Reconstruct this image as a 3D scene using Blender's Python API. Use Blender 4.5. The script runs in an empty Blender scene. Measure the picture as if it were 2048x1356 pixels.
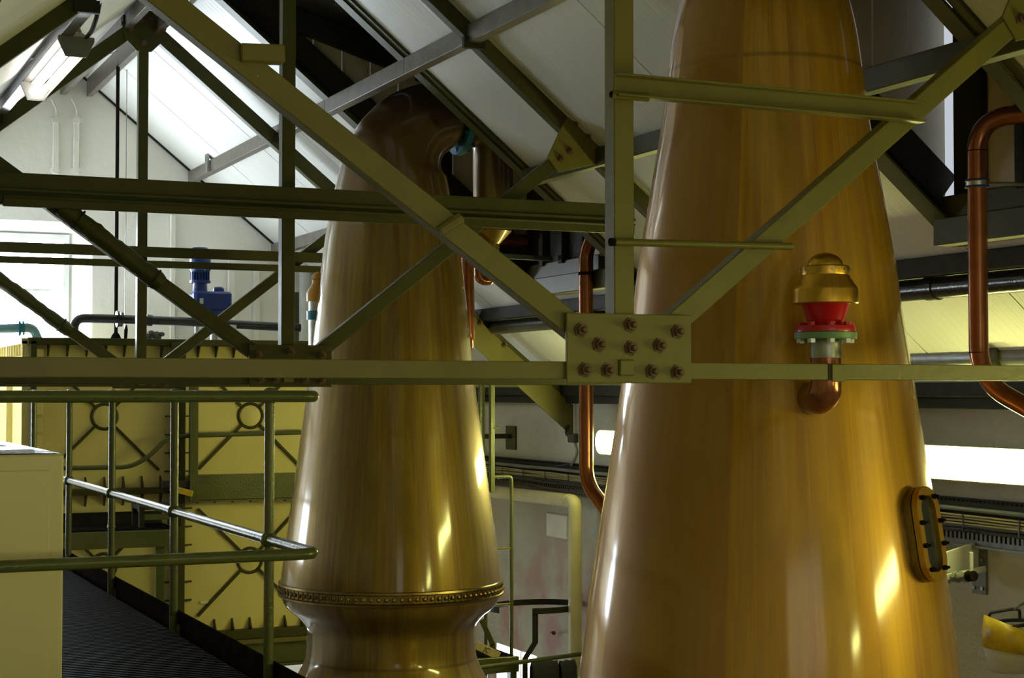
import bpy, bmesh, math, random
from mathutils import Vector as V, Matrix
random.seed(7)
S = bpy.context.scene
COL = S.collection
# ------------------------------------------------------------------ camera, world, exposure
FPX, PSI, PITCH = 3300.0, math.radians(24.2), math.atan(107 / 3300)
FW = V((math.sin(PSI) * math.cos(PITCH), math.cos(PSI) * math.cos(PITCH), math.sin(PITCH)))
RT = V((math.cos(PSI), -math.sin(PSI), 0))
UP = RT.cross(FW)
cam = bpy.data.cameras.new('camera')
cam.sensor_width = 36.0
cam.lens = FPX * 36.0 / 2048
cam.clip_start = 0.05
co = bpy.data.objects.new('camera', cam)
COL.objects.link(co)
m = Matrix((RT, UP, -FW)).transposed().to_4x4()
co.matrix_world = m
S.camera = co
S.view_settings.view_transform = 'Standard'
S.view_settings.look = 'None'
S.view_settings.gamma = 1
S.view_settings.use_curve_mapping = False
S.view_settings.exposure = 0.3
S.cycles.use_denoising = True
S.cycles.max_bounces = 8
S.cycles.diffuse_bounces = 4
S.cycles.glossy_bounces = 4
w = bpy.data.worlds.new('world')
S.world = w
w.use_nodes = True
w.node_tree.nodes['Background'].inputs[0].default_value = (0.85, 0.92, 1.0, 1)
w.node_tree.nodes['Background'].inputs[1].default_value = 0.5
E_TUBE, E_WALL, E_SKY, E_SKYS, E_FILL = 9.0, 40.0, 28.0, 25.0, 1.05     # fluorescent tubes, wall luminaires, far window, unseen side windows, added near fill
C_TUBE, C_WALL, C_SKY = (1.0, 0.98, 0.88), (1.0, 1.0, 0.31), (0.80, 0.91, 1.0)


def U(px, py, X=None, Y=None, Z=None, D=None):
    """the place where the line of sight through a pixel of the photograph meets a plane of the building"""
    r = FW * FPX + RT * (px - 1024) + UP * (678 - py)
    if X is not None: k = X / r.x
    elif Y is not None: k = Y / r.y
    elif Z is not None: k = Z / r.z
    else: k = D / (r.x * math.sin(PSI) + r.y * math.cos(PSI))
    return r * k


# ------------------------------------------------------------------ materials
def nt(name):
    mt = bpy.data.materials.new(name)
    mt.use_nodes = True
    t = mt.node_tree
    return mt, t, t.nodes['Principled BSDF']


def node(t, typ, **kw):
    n = t.nodes.new(typ)
    for k, v in kw.items():
        if k.startswith('i_'):
            n.inputs[int(k[2:])].default_value = v
        else:
            setattr(n, k, v)
    return n


def mixc(t, fac, a, b):
    n = node(t, 'ShaderNodeMix', data_type='RGBA')
    for s, v in ((n.inputs[0], fac), (n.inputs[6], a), (n.inputs[7], b)):
        if hasattr(v, 'is_output'): t.links.new(v, s)
        elif isinstance(v, tuple): s.default_value = (*v, 1)
        else: s.default_value = v
    return n.outputs[2]


def ramp(t, src, p0, p1, c0=(0, 0, 0), c1=(1, 1, 1)):
    n = node(t, 'ShaderNodeValToRGB')
    e = n.color_ramp.elements
    e[0].position, e[1].position = p0, p1
    e[0].color, e[1].color = (*c0, 1), (*c1, 1)
    t.links.new(src, n.inputs[0])
    return n.outputs[0]


def noise(t, scale, detail=3, vec=None, rough=0.55):
    n = node(t, 'ShaderNodeTexNoise')
    n.inputs['Scale'].default_value = scale
    n.inputs['Detail'].default_value = detail
    n.inputs['Roughness'].default_value = rough
    if vec is not None: t.links.new(vec, n.inputs['Vector'])
    return n.outputs[0]


def objco(t, sx=1, sy=1, sz=1):
    tc = node(t, 'ShaderNodeTexCoord')
    mp = node(t, 'ShaderNodeMapping')
    mp.inputs['Scale'].default_value = (sx, sy, sz)
    t.links.new(tc.outputs['Object'], mp.inputs[0])
    return mp.outputs[0]


def bump(t, b, src, strength, dist=0.01):
    n = node(t, 'ShaderNodeBump')
    n.inputs['Strength'].default_value = strength
    n.inputs['Distance'].default_value = dist
    t.links.new(src, n.inputs['Height'])
    t.links.new(n.outputs[0], b.inputs['Normal'])


def paint(name, c, c2=None, rough=0.4, metal=0.0, nscale=6, wear=None, wearamt=0.7, bumps=0.0, bscale=60, spec=0.5, lo=0.35, hi=0.7):
    mt, t, b = nt(name)
    vec = objco(t)
    c2 = c2 or tuple(x * 0.75 for x in c)
    col = mixc(t, ramp(t, noise(t, nscale, 4, vec), lo, hi), c, c2)
    if wear:
        col = mixc(t, ramp(t, noise(t, nscale * 5, 5, vec, 0.65), wearamt, wearamt + 0.05), col, wear)
    t.links.new(col, b.inputs['Base Color'])
    b.inputs['Roughness'].default_value = rough
    b.inputs['Metallic'].default_value = metal
    b.inputs['Specular IOR Level'].default_value = spec
    if bumps:
        bump(t, b, noise(t, bscale, 3, vec), bumps)
    return mt


def emis(name, c, s):
    mt, t, b = nt(name)
    b.inputs['Base Color'].default_value = (0.8, 0.8, 0.8, 1)
    b.inputs['Emission Color'].default_value = (*c, 1)
    b.inputs['Emission Strength'].default_value = s
    return mt


def copper(name, cA, cB, cC, rough=(0.40, 0.58), metal=0.6, seams=(), coat=0.35, split=None, brown=None, head_shade=None):
    """lacquered beaten copper: vertical streaks run round the axis of the vessel"""
    mt, t, b = nt(name)
    tc = node(t, 'ShaderNodeTexCoord')
    sp = node(t, 'ShaderNodeSeparateXYZ')
    t.links.new(tc.outputs['Object'], sp.inputs[0])
    at = node(t, 'ShaderNodeMath', operation='ARCTAN2')
    t.links.new(sp.outputs[1], at.inputs[0]); t.links.new(sp.outputs[0], at.inputs[1])

    def ang(k, kz):
        cb = node(t, 'ShaderNodeCombineXYZ')
        m1 = node(t, 'ShaderNodeMath', operation='MULTIPLY', i_1=k)
        m2 = node(t, 'ShaderNodeMath', operation='MULTIPLY', i_1=kz)
        t.links.new(at.outputs[0], m1.inputs[0]); t.links.new(sp.outputs[2], m2.inputs[0])
        t.links.new(m1.outputs[0], cb.inputs[0]); t.links.new(m2.outputs[0], cb.inputs[2])
        return cb.outputs[0]
    n1 = noise(t, 3.0, 4, ang(2.2, 0.28))
    n2 = noise(t, 9.0, 5, ang(4.0, 0.16), 0.65)
    n3 = noise(t, 2.0, 3, ang(1.2, 0.9))
    col = mixc(t, ramp(t, n1, 0.34, 0.66), cA, cB)
    col = mixc(t, ramp(t, n2, 0.5, 0.78), col, cC)
    col = mixc(t, ramp(t, n3, 0.52, 0.72), col, tuple(x * 0.66 for x in cA))
    for z in seams:
        sb = node(t, 'ShaderNodeMath', operation='SUBTRACT', i_1=z)
        ab = node(t, 'ShaderNodeMath', operation='ABSOLUTE')
        t.links.new(sp.outputs[2], sb.inputs[0]); t.links.new(sb.outputs[0], ab.inputs[0])
        col = mixc(t, ramp(t, ab.outputs[0], 0.004, 0.012, (0.7, 0.7, 0.7), (0, 0, 0)), col, tuple(x * 0.4 for x in cA))
    if head_shade:                  # dark reflection of the dormer painted into the upper end
        tz = node(t, 'ShaderNodeMapRange'); tz.inputs[1].default_value, tz.inputs[2].default_value = head_shade
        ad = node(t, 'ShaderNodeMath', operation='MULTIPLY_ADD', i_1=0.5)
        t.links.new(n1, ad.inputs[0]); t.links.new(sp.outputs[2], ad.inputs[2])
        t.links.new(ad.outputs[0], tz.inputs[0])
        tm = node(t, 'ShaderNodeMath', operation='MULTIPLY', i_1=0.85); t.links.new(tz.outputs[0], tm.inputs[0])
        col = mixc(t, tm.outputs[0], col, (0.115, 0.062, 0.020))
    if split is not None:        # browner on one side of the upright seam
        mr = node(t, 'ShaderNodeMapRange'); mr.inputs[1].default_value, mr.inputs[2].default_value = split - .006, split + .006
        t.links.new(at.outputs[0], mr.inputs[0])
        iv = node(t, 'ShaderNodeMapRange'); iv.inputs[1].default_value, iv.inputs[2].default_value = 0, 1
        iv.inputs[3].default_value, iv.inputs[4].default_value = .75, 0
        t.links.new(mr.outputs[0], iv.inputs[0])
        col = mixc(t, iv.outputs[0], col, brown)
    t.links.new(col, b.inputs['Base Color'])
    b.inputs['Metallic'].default_value = metal
    rr = node(t, 'ShaderNodeMapRange')
    rr.inputs[3].default_value, rr.inputs[4].default_value = rough
    t.links.new(n2, rr.inputs[0]); t.links.new(rr.outputs[0], b.inputs['Roughness'])
    b.inputs['Coat Weight'].default_value = coat
    b.inputs['Coat Roughness'].default_value = 0.11
    bump(t, b, n1, 0.05, 0.02)
    return mt


MT = {}
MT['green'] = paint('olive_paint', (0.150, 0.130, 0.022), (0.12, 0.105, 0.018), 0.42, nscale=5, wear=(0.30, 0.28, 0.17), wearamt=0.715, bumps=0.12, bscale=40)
MT['green_dk_and_shade'] = paint('dark_and_shaded_olive', (0.060, 0.058, 0.014), (0.046, 0.045, 0.012), 0.45, nscale=5, bumps=0.1, bscale=40, spec=0.28)  # dark green parts, and olive truss paint with shade put into the colour
MT['rail'] = paint('rail_green_paint', (0.095, 0.105, 0.028), (0.075, 0.085, 0.023), 0.27, nscale=8, bumps=0.18, bscale=70)
MT['rust'] = paint('rusty_nut', (0.10, 0.065, 0.035), (0.15, 0.06, 0.035), 0.6, nscale=60, lo=0.4, hi=0.6)
MT['timber_dk'] = paint('dark_timber', (0.030, 0.028, 0.020), (0.018, 0.016, 0.012), 0.65, nscale=8, bumps=0.2, spec=0.2)
MT['timber_grey'] = paint('grey_timber', (0.14, 0.12, 0.098), (0.085, 0.07, 0.058), 0.32, nscale=10, wear=(0.07, 0.06, 0.05), wearamt=0.68, bumps=0.2)
MT['timber_br'] = paint('brown_timber', (0.10, 0.08, 0.05), (0.055, 0.045, 0.03), 0.55, nscale=9, bumps=0.25)
MT['cheek'] = paint('grey_boarding', (0.58, 0.54, 0.44), (0.50, 0.46, 0.37), 0.6, nscale=4, bumps=0.1)
MT['cream'] = paint('cream_enamel', (0.74, 0.63, 0.24), (0.68, 0.575, 0.21), 0.45, nscale=3, bumps=0.04)
MT['cab'] = paint('cream_cabinet_enamel', (0.70, 0.625, 0.38), (0.66, 0.59, 0.355), 0.4, nscale=2, bumps=0.03)
MT['pipe_cream'] = paint('cream_lagging', (0.66, 0.60, 0.34), (0.59, 0.53, 0.30), 0.5, nscale=6, bumps=0.08)
MT['blue'] = paint('blue_enamel', (0.006, 0.032, 0.20), (0.005, 0.025, 0.15), 0.3, nscale=8)
MT['teal'] = paint('teal_enamel', (0.02, 0.20, 0.32), (0.016, 0.16, 0.27), 0.35, nscale=8)
MT['red'] = paint('red_enamel', (0.52, 0.006, 0.018), (0.45, 0.005, 0.015), 0.25, nscale=5)
MT['mint'] = paint('green_gasket', (0.16, 0.30, 0.16), (0.13, 0.25, 0.13), 0.5)
MT['clad'] = paint('foil_cladding', (0.36, 0.37, 0.37), (0.28, 0.29, 0.29), 0.42, metal=1, nscale=20)
MT['steel'] = paint('bright_steel', (0.62, 0.62, 0.60), (0.5, 0.5, 0.48), 0.3, metal=1, nscale=20)
MT['steel_dull'] = paint('dull_steel', (0.42, 0.42, 0.40), (0.33, 0.33, 0.31), 0.38, metal=1, nscale=20)
MT['black'] = paint('black_plastic', (0.012, 0.012, 0.013), (0.02, 0.02, 0.02), 0.35, nscale=20)
MT['pipe_dk'] = paint('black_pipe_paint', (0.018, 0.017, 0.016), (0.028, 0.026, 0.024), 0.22, nscale=10, bumps=0.12, bscale=50)
MT['brown_dk'] = paint('dark_brown_steel', (0.022, 0.016, 0.015), (0.014, 0.010, 0.010), 0.85, nscale=12, bumps=0.15, spec=0.0)
MT['grate'] = paint('worn_grating', (0.013, 0.009, 0.008), (0.008, 0.006, 0.006), 0.6, nscale=14, spec=0.05)
MT['gold'] = copper('brass', (0.60, 0.33, 0.045), (0.66, 0.39, 0.06), (0.46, 0.22, 0.04), (0.24, 0.38), metal=1, coat=0.2)
MT['cu_pipe'] = paint('copper_pipe', (0.33, 0.115, 0.055), (0.24, 0.085, 0.042), 0.20, metal=0.65, nscale=9, bumps=0.03)
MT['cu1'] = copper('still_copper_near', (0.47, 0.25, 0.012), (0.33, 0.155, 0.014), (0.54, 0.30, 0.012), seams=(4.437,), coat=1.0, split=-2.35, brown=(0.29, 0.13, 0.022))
MT['cu2'] = copper('still_copper_far', (0.23, 0.145, 0.010), (0.15, 0.078, 0.016), (0.30, 0.21, 0.009), seams=(1.58,), coat=1.0, head_shade=(4.35, 4.95))
MT['gold_dk'] = paint('aged_brass', (0.30, 0.22, 0.085), (0.22, 0.15, 0.06), 0.3, metal=1, nscale=30)
MT['white'] = paint('white_enamel', (0.78, 0.78, 0.74), (0.72, 0.72, 0.68), 0.4)
MT['greywhite'] = paint('grey_white_paint', (0.55, 0.56, 0.55), (0.46, 0.47, 0.46), 0.5)
MT['grey'] = paint('grey_steel_paint', (0.20, 0.20, 0.19), (0.16, 0.16, 0.15), 0.45)
MT['tray'] = paint('galvanised_tray', (0.17, 0.175, 0.16), (0.11, 0.115, 0.105), 0.45, metal=0.4, nscale=20)
MT['yellow'] = paint('yellow_plastic', (0.62, 0.46, 0.02), (0.45, 0.28, 0.015), 0.35, nscale=18, wear=(0.2, 0.15, 0.03), wearamt=0.66)
MT['amber'] = paint('amber_cap', (0.60, 0.30, 0.025), (0.5, 0.24, 0.02), 0.35)
MT['cable_y'] = paint('buff_cable', (0.40, 0.34, 0.16), (0.28, 0.24, 0.12), 0.4)
MT['cable_g'] = paint('grey_cable', (0.20, 0.21, 0.17), (0.14, 0.15, 0.13), 0.35)
MT['cable_b'] = paint('blue_cable', (0.02, 0.05, 0.10), (0.02, 0.04, 0.08), 0.4)
MT['cable_r'] = paint('red_cable', (0.14, 0.02, 0.02), (0.1, 0.015, 0.015), 0.4)
MT['cloth'] = paint('dark_rubber', (0.020, 0.022, 0.028), (0.03, 0.032, 0.04), 0.6, spec=0.2, bumps=0.2, bscale=30)
MT['plank'] = paint('pale_wood', (0.50, 0.42, 0.20), (0.42, 0.34, 0.16), 0.6, nscale=12)
MT['foil'] = paint('black_foil', (0.03, 0.03, 0.035), (0.05, 0.05, 0.06), 0.16, bumps=0.9, bscale=9)
MT['tube'] = emis('fluorescent_tube', C_TUBE, E_TUBE)
MT['diffuser'] = emis('wall_luminaire_diffuser', C_WALL, E_WALL)
MT['sky_pane'] = emis('daylit_pane', C_SKY, E_SKY)
MT['sky_pane_side'] = emis('daylit_side_pane', C_SKY, E_SKYS)
MT['fill_pane_near'] = emis('near_fill_pane', (1.0, 0.93, 0.74), E_FILL)  # warm fill light added behind the camera


def clear(name, c, rough, alpha):
    mt, t, b = nt(name)
    b.inputs['Base Color'].default_value = (*c, 1)
    b.inputs['Roughness'].default_value = rough
    b.inputs['Alpha'].default_value = alpha
    return mt


MT['visor'] = clear('scuffed_clear_plastic', (0.55, 0.55, 0.48), 0.3, 0.62)
MT['dkglass'] = clear('dark_sight_glass', (0.02, 0.025, 0.03), 0.08, 1.0)
MT['reflector'] = clear('amber_reflector', (0.55, 0.38, 0.18), 0.3, 1.0)


def plaster():
    mt, t, b = nt('whitewashed_wall')
    vec = objco(t)
    col = mixc(t, ramp(t, noise(t, 1.4, 5, vec), 0.4, 0.75), (0.80, 0.785, 0.73), (0.73, 0.71, 0.65))
    col = mixc(t, ramp(t, noise(t, 5, 5, vec, 0.7), 0.70, 0.8), col, (0.48, 0.44, 0.36))
    bump(t, b, noise(t, 9, 5, vec, 0.6), 0.22, 0.03)
    t.links.new(col, b.inputs['Base Color'])
    b.inputs['Roughness'].default_value = 0.75
    return mt


def plaster_side():
    """the long wall: whitewash gone pink and patchy below the cable tray"""
    mt, t, b = nt('stained_whitewash')
    vec = objco(t)
    tc = node(t, 'ShaderNodeTexCoord'); sp = node(t, 'ShaderNodeSeparateXYZ')
    t.links.new(tc.outputs['Object'], sp.inputs[0])
    col = mixc(t, ramp(t, noise(t, 1.6, 5, vec), 0.4, 0.7), (0.60, 0.58, 0.50), (0.50, 0.475, 0.41))
    zz = node(t, 'ShaderNodeMapRange'); zz.inputs[1].default_value, zz.inputs[2].default_value = -0.85, -1.5
    t.links.new(sp.outputs[2], zz.inputs[0])
    yy = node(t, 'ShaderNodeMapRange'); yy.inputs[1].default_value, yy.inputs[2].default_value = 9.0, 10.0
    t.links.new(sp.outputs[1], yy.inputs[0])
    mu = node(t, 'ShaderNodeMath', operation='MULTIPLY'); t.links.new(zz.outputs[0], mu.inputs[0])
    t.links.new(yy.outputs[0], mu.inputs[1])
    m2 = node(t, 'ShaderNodeMath', operation='MULTIPLY'); t.links.new(mu.outputs[0], m2.inputs[0])
    t.links.new(ramp(t, noise(t, 2.2, 4, vec), 0.42, 0.6), m2.inputs[1])
    col = mixc(t, m2.outputs[0], col, (0.50, 0.32, 0.30))
    col = mixc(t, ramp(t, noise(t, 8, 5, vec, 0.7), 0.66, 0.74), col, (0.30, 0.27, 0.20))
    bump(t, b, noise(t, 15, 6, vec, 0.7), 0.7, 0.035)
    t.links.new(col, b.inputs['Base Color'])
    b.inputs['Roughness'].default_value = 0.75
    return mt


def roofpanel():
    """white coated roof lining: fine reeding runs down the slope"""
    mt, t, b = nt('white_roof_lining')
    vec = objco(t)
    wv = node(t, 'ShaderNodeTexWave', wave_type='BANDS', bands_direction='Y')
    wv.inputs['Scale'].default_value = 5.0
    t.links.new(vec, wv.inputs['Vector'])
    col = mixc(t, ramp(t, noise(t, 0.9, 3, objco(t, 0.25, 3, 0.25)), 0.35, 0.75), (0.74, 0.735, 0.70), (0.66, 0.655, 0.61))
    t.links.new(col, b.inputs['Base Color'])
    bump(t, b, ramp(t, wv.outputs[1], 0.0, 0.12), 0.18, 0.01)
    b.inputs['Roughness'].default_value = 0.42
    return mt


MT['whitewash'] = paint('whitewashed_casing', (0.78, 0.765, 0.71), (0.72, 0.70, 0.64), 0.7)
MT['plaster'] = plaster(); MT['plaster_side'] = plaster_side(); MT['roof'] = roofpanel()
MT['floor'] = paint('concrete_floor', (0.30, 0.28, 0.25), (0.22, 0.20, 0.18), 0.5, nscale=2, bumps=0.2)


# ------------------------------------------------------------------ mesh building
class MB:
    def __init__(s): s.v, s.f = [], []

    def add(s, vs, fs):
        n = len(s.v); s.v += [V(p) for p in vs]; s.f += [tuple(i + n for i in f) for f in fs]; return s

    def hexa(s, a):      # 8 corners, bottom loop then top loop
        return s.add(a, [(0, 3, 2, 1), (4, 5, 6, 7), (0, 1, 5, 4), (1, 2, 6, 5), (2, 3, 7, 6), (3, 0, 4, 7)])

    def box(s, x0, x1, y0, y1, z0, z1):
        return s.hexa([(x0, y0, z0), (x1, y0, z0), (x1, y1, z0), (x0, y1, z0), (x0, y0, z1), (x1, y0, z1), (x1, y1, z1), (x0, y1, z1)])

    def bar(s, p, q, wd, dp, side=None):
        """a straight bar from p to q; wd across in the plane that holds `side`'s normal, dp along `side`"""
        p, q = V(p), V(q); d = (q - p).normalized()
        n = V(side) if side is not None else V((0, 1, 0))
        n = (n - d * n.dot(d)).normalized(); u = d.cross(n)
        c = [(-1, -1), (1, -1), (1, 1), (-1, 1)]
        return s.hexa([p + u * (a * wd / 2) + n * (b * dp / 2) for a, b in c] + [q + u * (a * wd / 2) + n * (b * dp / 2) for a, b in c])

    def prism(s, pts, vec):
        n = len(pts); vec = V(vec); a = [V(p) for p in pts]
        return s.add(a + [p + vec for p in a], [tuple(range(n - 1, -1, -1)), tuple(range(n, 2 * n))] + [(i, (i + 1) % n, n + (i + 1) % n, n + i) for i in range(n)])

    def rings(s, rs, n=24, caps=True):
        """rs: list of (centre, radius, axis); a reference side is carried along so the rings do not twist"""
        ref = None; base = len(s.v); vs, fs = [], []
        for c, r, d in rs:
            c, d = V(c), V(d).normalized()
            if ref is None:
                ref = d.orthogonal().normalized()
            ref = (ref - d * ref.dot(d)).normalized(); o = d.cross(ref)
            vs += [c + (ref * math.cos(2 * math.pi * k / n) + o * math.sin(2 * math.pi * k / n)) * r for k in range(n)]
        for i in range(len(rs) - 1):
            for k in range(n):
                a, b = i * n + k, i * n + (k + 1) % n
                fs.append((a, b, b + n, a + n))
        if caps:
            fs.append(tuple(range(n - 1, -1, -1))); fs.append(tuple(range((len(rs) - 1) * n, len(rs) * n)))
        return s.add(vs, fs)

    def lathe(s, c, prof, n=32, axis=(0, 0, 1), caps=True):
        c, a = V(c), V(axis).normalized()
        return s.rings([(c + a * h, r, a) for r, h in prof], n, caps)

    def cyl(s, p, q, r, n=16, r2=None):
        p, q = V(p), V(q)
        return s.rings([(p, r, q - p), (q, r if r2 is None else r2, q - p)], n)

    def tube(s, pts, r, n=12, bend=0.0, k=6):
        pts = [V(p) for p in pts]
        if bend:
            out = [pts[0]]
            for i in range(1, len(pts) - 1):
                a, b, c = pts[i - 1], pts[i], pts[i + 1]
                bl = min(bend, (a - b).length * 0.49, (c - b).length * 0.49)
                p0, p1 = b + (a - b).normalized() * bl, b + (c - b).normalized() * bl
                for j in range(k + 1):
                    t = j / k
                    out.append(p0 * (1 - t) ** 2 + b * 2 * t * (1 - t) + p1 * t * t)
            pts = out + [pts[-1]]
        rs = []
        for i, p in enumerate(pts):
            d = (pts[min(i + 1, len(pts) - 1)] - pts[max(i - 1, 0)])
            rs.append((p, r, d))
        return s.rings(rs, n)

    def ball(s, c, r, n=12, m=6, sz=1.0):
        c = V(c)
        return s.rings([(c + V((0, 0, -math.cos(math.pi * i / m) * r * sz)), max(math.sin(math.pi * i / m) * r, 1e-4), (0, 0, 1)) for i in range(m + 1)], n)

    def torus(s, c, R, r, axis=(0, 0, 1), n=32, k=8):
        c, a = V(c), V(axis).normalized(); u = a.orthogonal().normalized(); o = a.cross(u); vs, fs = [], []
        for i in range(n):
            e = u * math.cos(2 * math.pi * i / n) + o * math.sin(2 * math.pi * i / n)
            for j in range(k):
                t = 2 * math.pi * j / k
                vs.append(c + e * (R + r * math.cos(t)) + a * (r * math.sin(t)))
        for i in range(n):
            for j in range(k):
                fs.append((i * k + j, ((i + 1) % n) * k + j, ((i + 1) % n) * k + (j + 1) % k, i * k + (j + 1) % k))
        return s.add(vs, fs)

    def build(s, name, mat, parent=None, org=None, bevel=0.0, smooth=True, ang=0.6):
        """one mesh object; `org` is the point its own coordinates start from (a parent's place when there is one)"""
        o3 = V(org) if org is not None else V((0, 0, 0))
        if parent is not None and org is None:
            o3 = root_loc(parent)
        me = bpy.data.meshes.new(name)
        me.from_pydata([tuple(p - o3) for p in s.v], [], s.f)
        bm = bmesh.new(); bm.from_mesh(me); bmesh.ops.recalc_face_normals(bm, faces=bm.faces)
        if bevel:
            ed = [e for e in bm.edges if len(e.link_faces) == 2 and e.calc_face_angle(0) > 0.5]
            bmesh.ops.bevel(bm, geom=ed, offset=bevel, segments=1, affect='EDGES', clamp_overlap=True)
        bm.to_mesh(me); bm.free()
        if smooth:
            me.shade_smooth(); me.set_sharp_from_angle(angle=ang)
        me.materials.append(MT[mat] if isinstance(mat, str) else mat)
        ob = bpy.data.objects.new(name, me); COL.objects.link(ob)
        if parent is not None:
            ob.parent = parent
        else:
            ob.location = o3
        return ob


def root_loc(o):
    p = V((0, 0, 0))
    while o is not None:
        p += o.location; o = o.parent
    return p


def put(o, name, parent, loc, rot=None):
    """another piece with the same mesh"""
    c = o.copy(); c.name = name; COL.objects.link(c); c.parent = parent
    c.location = V(loc) - root_loc(parent)
    if rot is not None: c.rotation_euler = rot
    return c


def tag(o, label, cat, group=None, kind=None):
    o['label'] = label; o['category'] = cat
    if group: o['group'] = group
    if kind: o['kind'] = kind
    return o


def thing(name, label, cat, loc=(0, 0, 0), group=None):
    o = bpy.data.objects.new(name, None); COL.objects.link(o); o.location = V(loc); o.empty_display_size = 0.1
    return tag(o, label, cat, group)


def setting(name, loc=(0, 0, 0)):
    o = bpy.data.objects.new(name, None); COL.objects.link(o); o.location = V(loc); o['kind'] = 'structure'
    return o


def st(o):
    o['kind'] = 'structure'; return o


def stuff(o):
    o['kind'] = 'stuff'; return o


# ------------------------------------------------------------------ the building
XK = 2.35                      # the line under the ridge
ZR, TP = 2.75, 0.814           # ridge height of the lining, pitch
XW, YF, YN, XL = 5.70, 14.3, -2.4, -0.95
ZF = -3.2
YA, YB, YC = 4.43, 7.98, 11.53  # the three trusses
def roofz(x): return ZR - TP * abs(x - XK)


# floor
fl = st(MB().box(XL - .2, XW + .2, YN - .2, YF + .5, ZF - .1, ZF).build('floor', 'floor', smooth=False))
# far gable wall with a window above the tank and a low one under it
WX0, WX1, WZ0, WZ1 = 1.02, 2.34, 0.40, 1.36
OX1, OZ1 = 2.50, 1.45         # its splayed opening in the wall face
LX0, LX1, LZ0, LZ1 = 2.62, 3.20, -2.75, -2.02
def wall_pieces(mb, y0, y1, xs0, xs1, holes, top):
    """a wall of upright strips between hole edges; top(x) gives its upper edge"""
    cuts = sorted({xs0, xs1, XK} | {h[0] for h in holes} | {h[1] for h in holes})
    for a, b in zip(cuts, cuts[1:]):
        hs = sorted([h for h in holes if h[0] <= a + 1e-6 and h[1] >= b - 1e-6], key=lambda h: h[2])
        z = ZF
        for h in hs:
            mb.box(a, b, y0, y1, z, h[2]); z = h[3]
        mb.hexa([(a, y0, z), (b, y0, z), (b, y1, z), (a, y1, z), (a, y0, top(a)), (b, y0, top(b)), (b, y1, top(b)), (a, y1, top(a))])
    return mb
gable = wall_pieces(MB(), YF, YF + .4, XL, XW, [(WX0, OX1, WZ0, OZ1), (LX0, LX1, LZ0, LZ1)], lambda x: roofz(x) + .01)
st(gable.build('wall_far', 'plaster', smooth=False))
rv_ = MB().hexa([(OX1 - .004, YF + .003, WZ0), (OX1 - .001, YF + .003, WZ0), (OX1 - .001, YF + .3, WZ0), (WX1, YF + .3, WZ0), (OX1 - .004, YF + .003, OZ1 - .003), (OX1 - .001, YF + .003, OZ1 - .003), (OX1 - .001, YF + .3, OZ1 - .003), (WX1, YF + .3, OZ1 - .003)])
rv_.hexa([(WX0, YF + .003, OZ1 - .004), (OX1, YF + .003, OZ1 - .004), (OX1, YF + .3, WZ1), (WX0, YF + .3, WZ1), (WX0, YF + .003, OZ1 - .001), (OX1, YF + .003, OZ1 - .001), (OX1, YF + .3, OZ1 - .001), (WX0, YF + .3, OZ1 - .001)])
rv_.build('window_reveal', 'plaster', bpy.data.objects['wall_far'], smooth=False)
# the long right wall with a small low window
RY0, RY1, RZ0, RZ1 = 12.2, 13.0, -2.8, -2.14
rw = MB()
for y0, y1, z0, z1 in ((YN, RY0, ZF, roofz(XW)), (RY1, YF, ZF, roofz(XW)), (RY0, RY1, ZF, RZ0), (RY0, RY1, RZ1, roofz(XW))):
    rw.box(XW, XW + .4, y0, y1, z0, z1)
st(rw.build('wall_right', 'plaster_side', smooth=False))
# the left wall, just out of the picture, has a row of windows above the walkway; the near wall behind the camera gets an added fill pane
SW = [(12.3, 14.1)]
SZ0, SZ1 = -.92, -.14
lw = MB(); ys = [YN] + [v for a_ in SW for v in a_] + [YF]
for i in range(0, len(ys), 2):
    lw.box(XL - .3, XL, ys[i], ys[i + 1], ZF, roofz(XL))
for a_, b_ in SW:
    lw.box(XL - .3, XL, a_, b_, ZF, SZ0); lw.box(XL - .3, XL, a_, b_, SZ1, roofz(XL))
st(lw.build('wall_left', 'plaster', smooth=False))
st(wall_pieces(MB(), YN - .3, YN, XL, XW, [(0.4, 3.6, -0.6, 1.0)], lambda x: roofz(x) + .01).build('wall_near', 'plaster', smooth=False))


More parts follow.
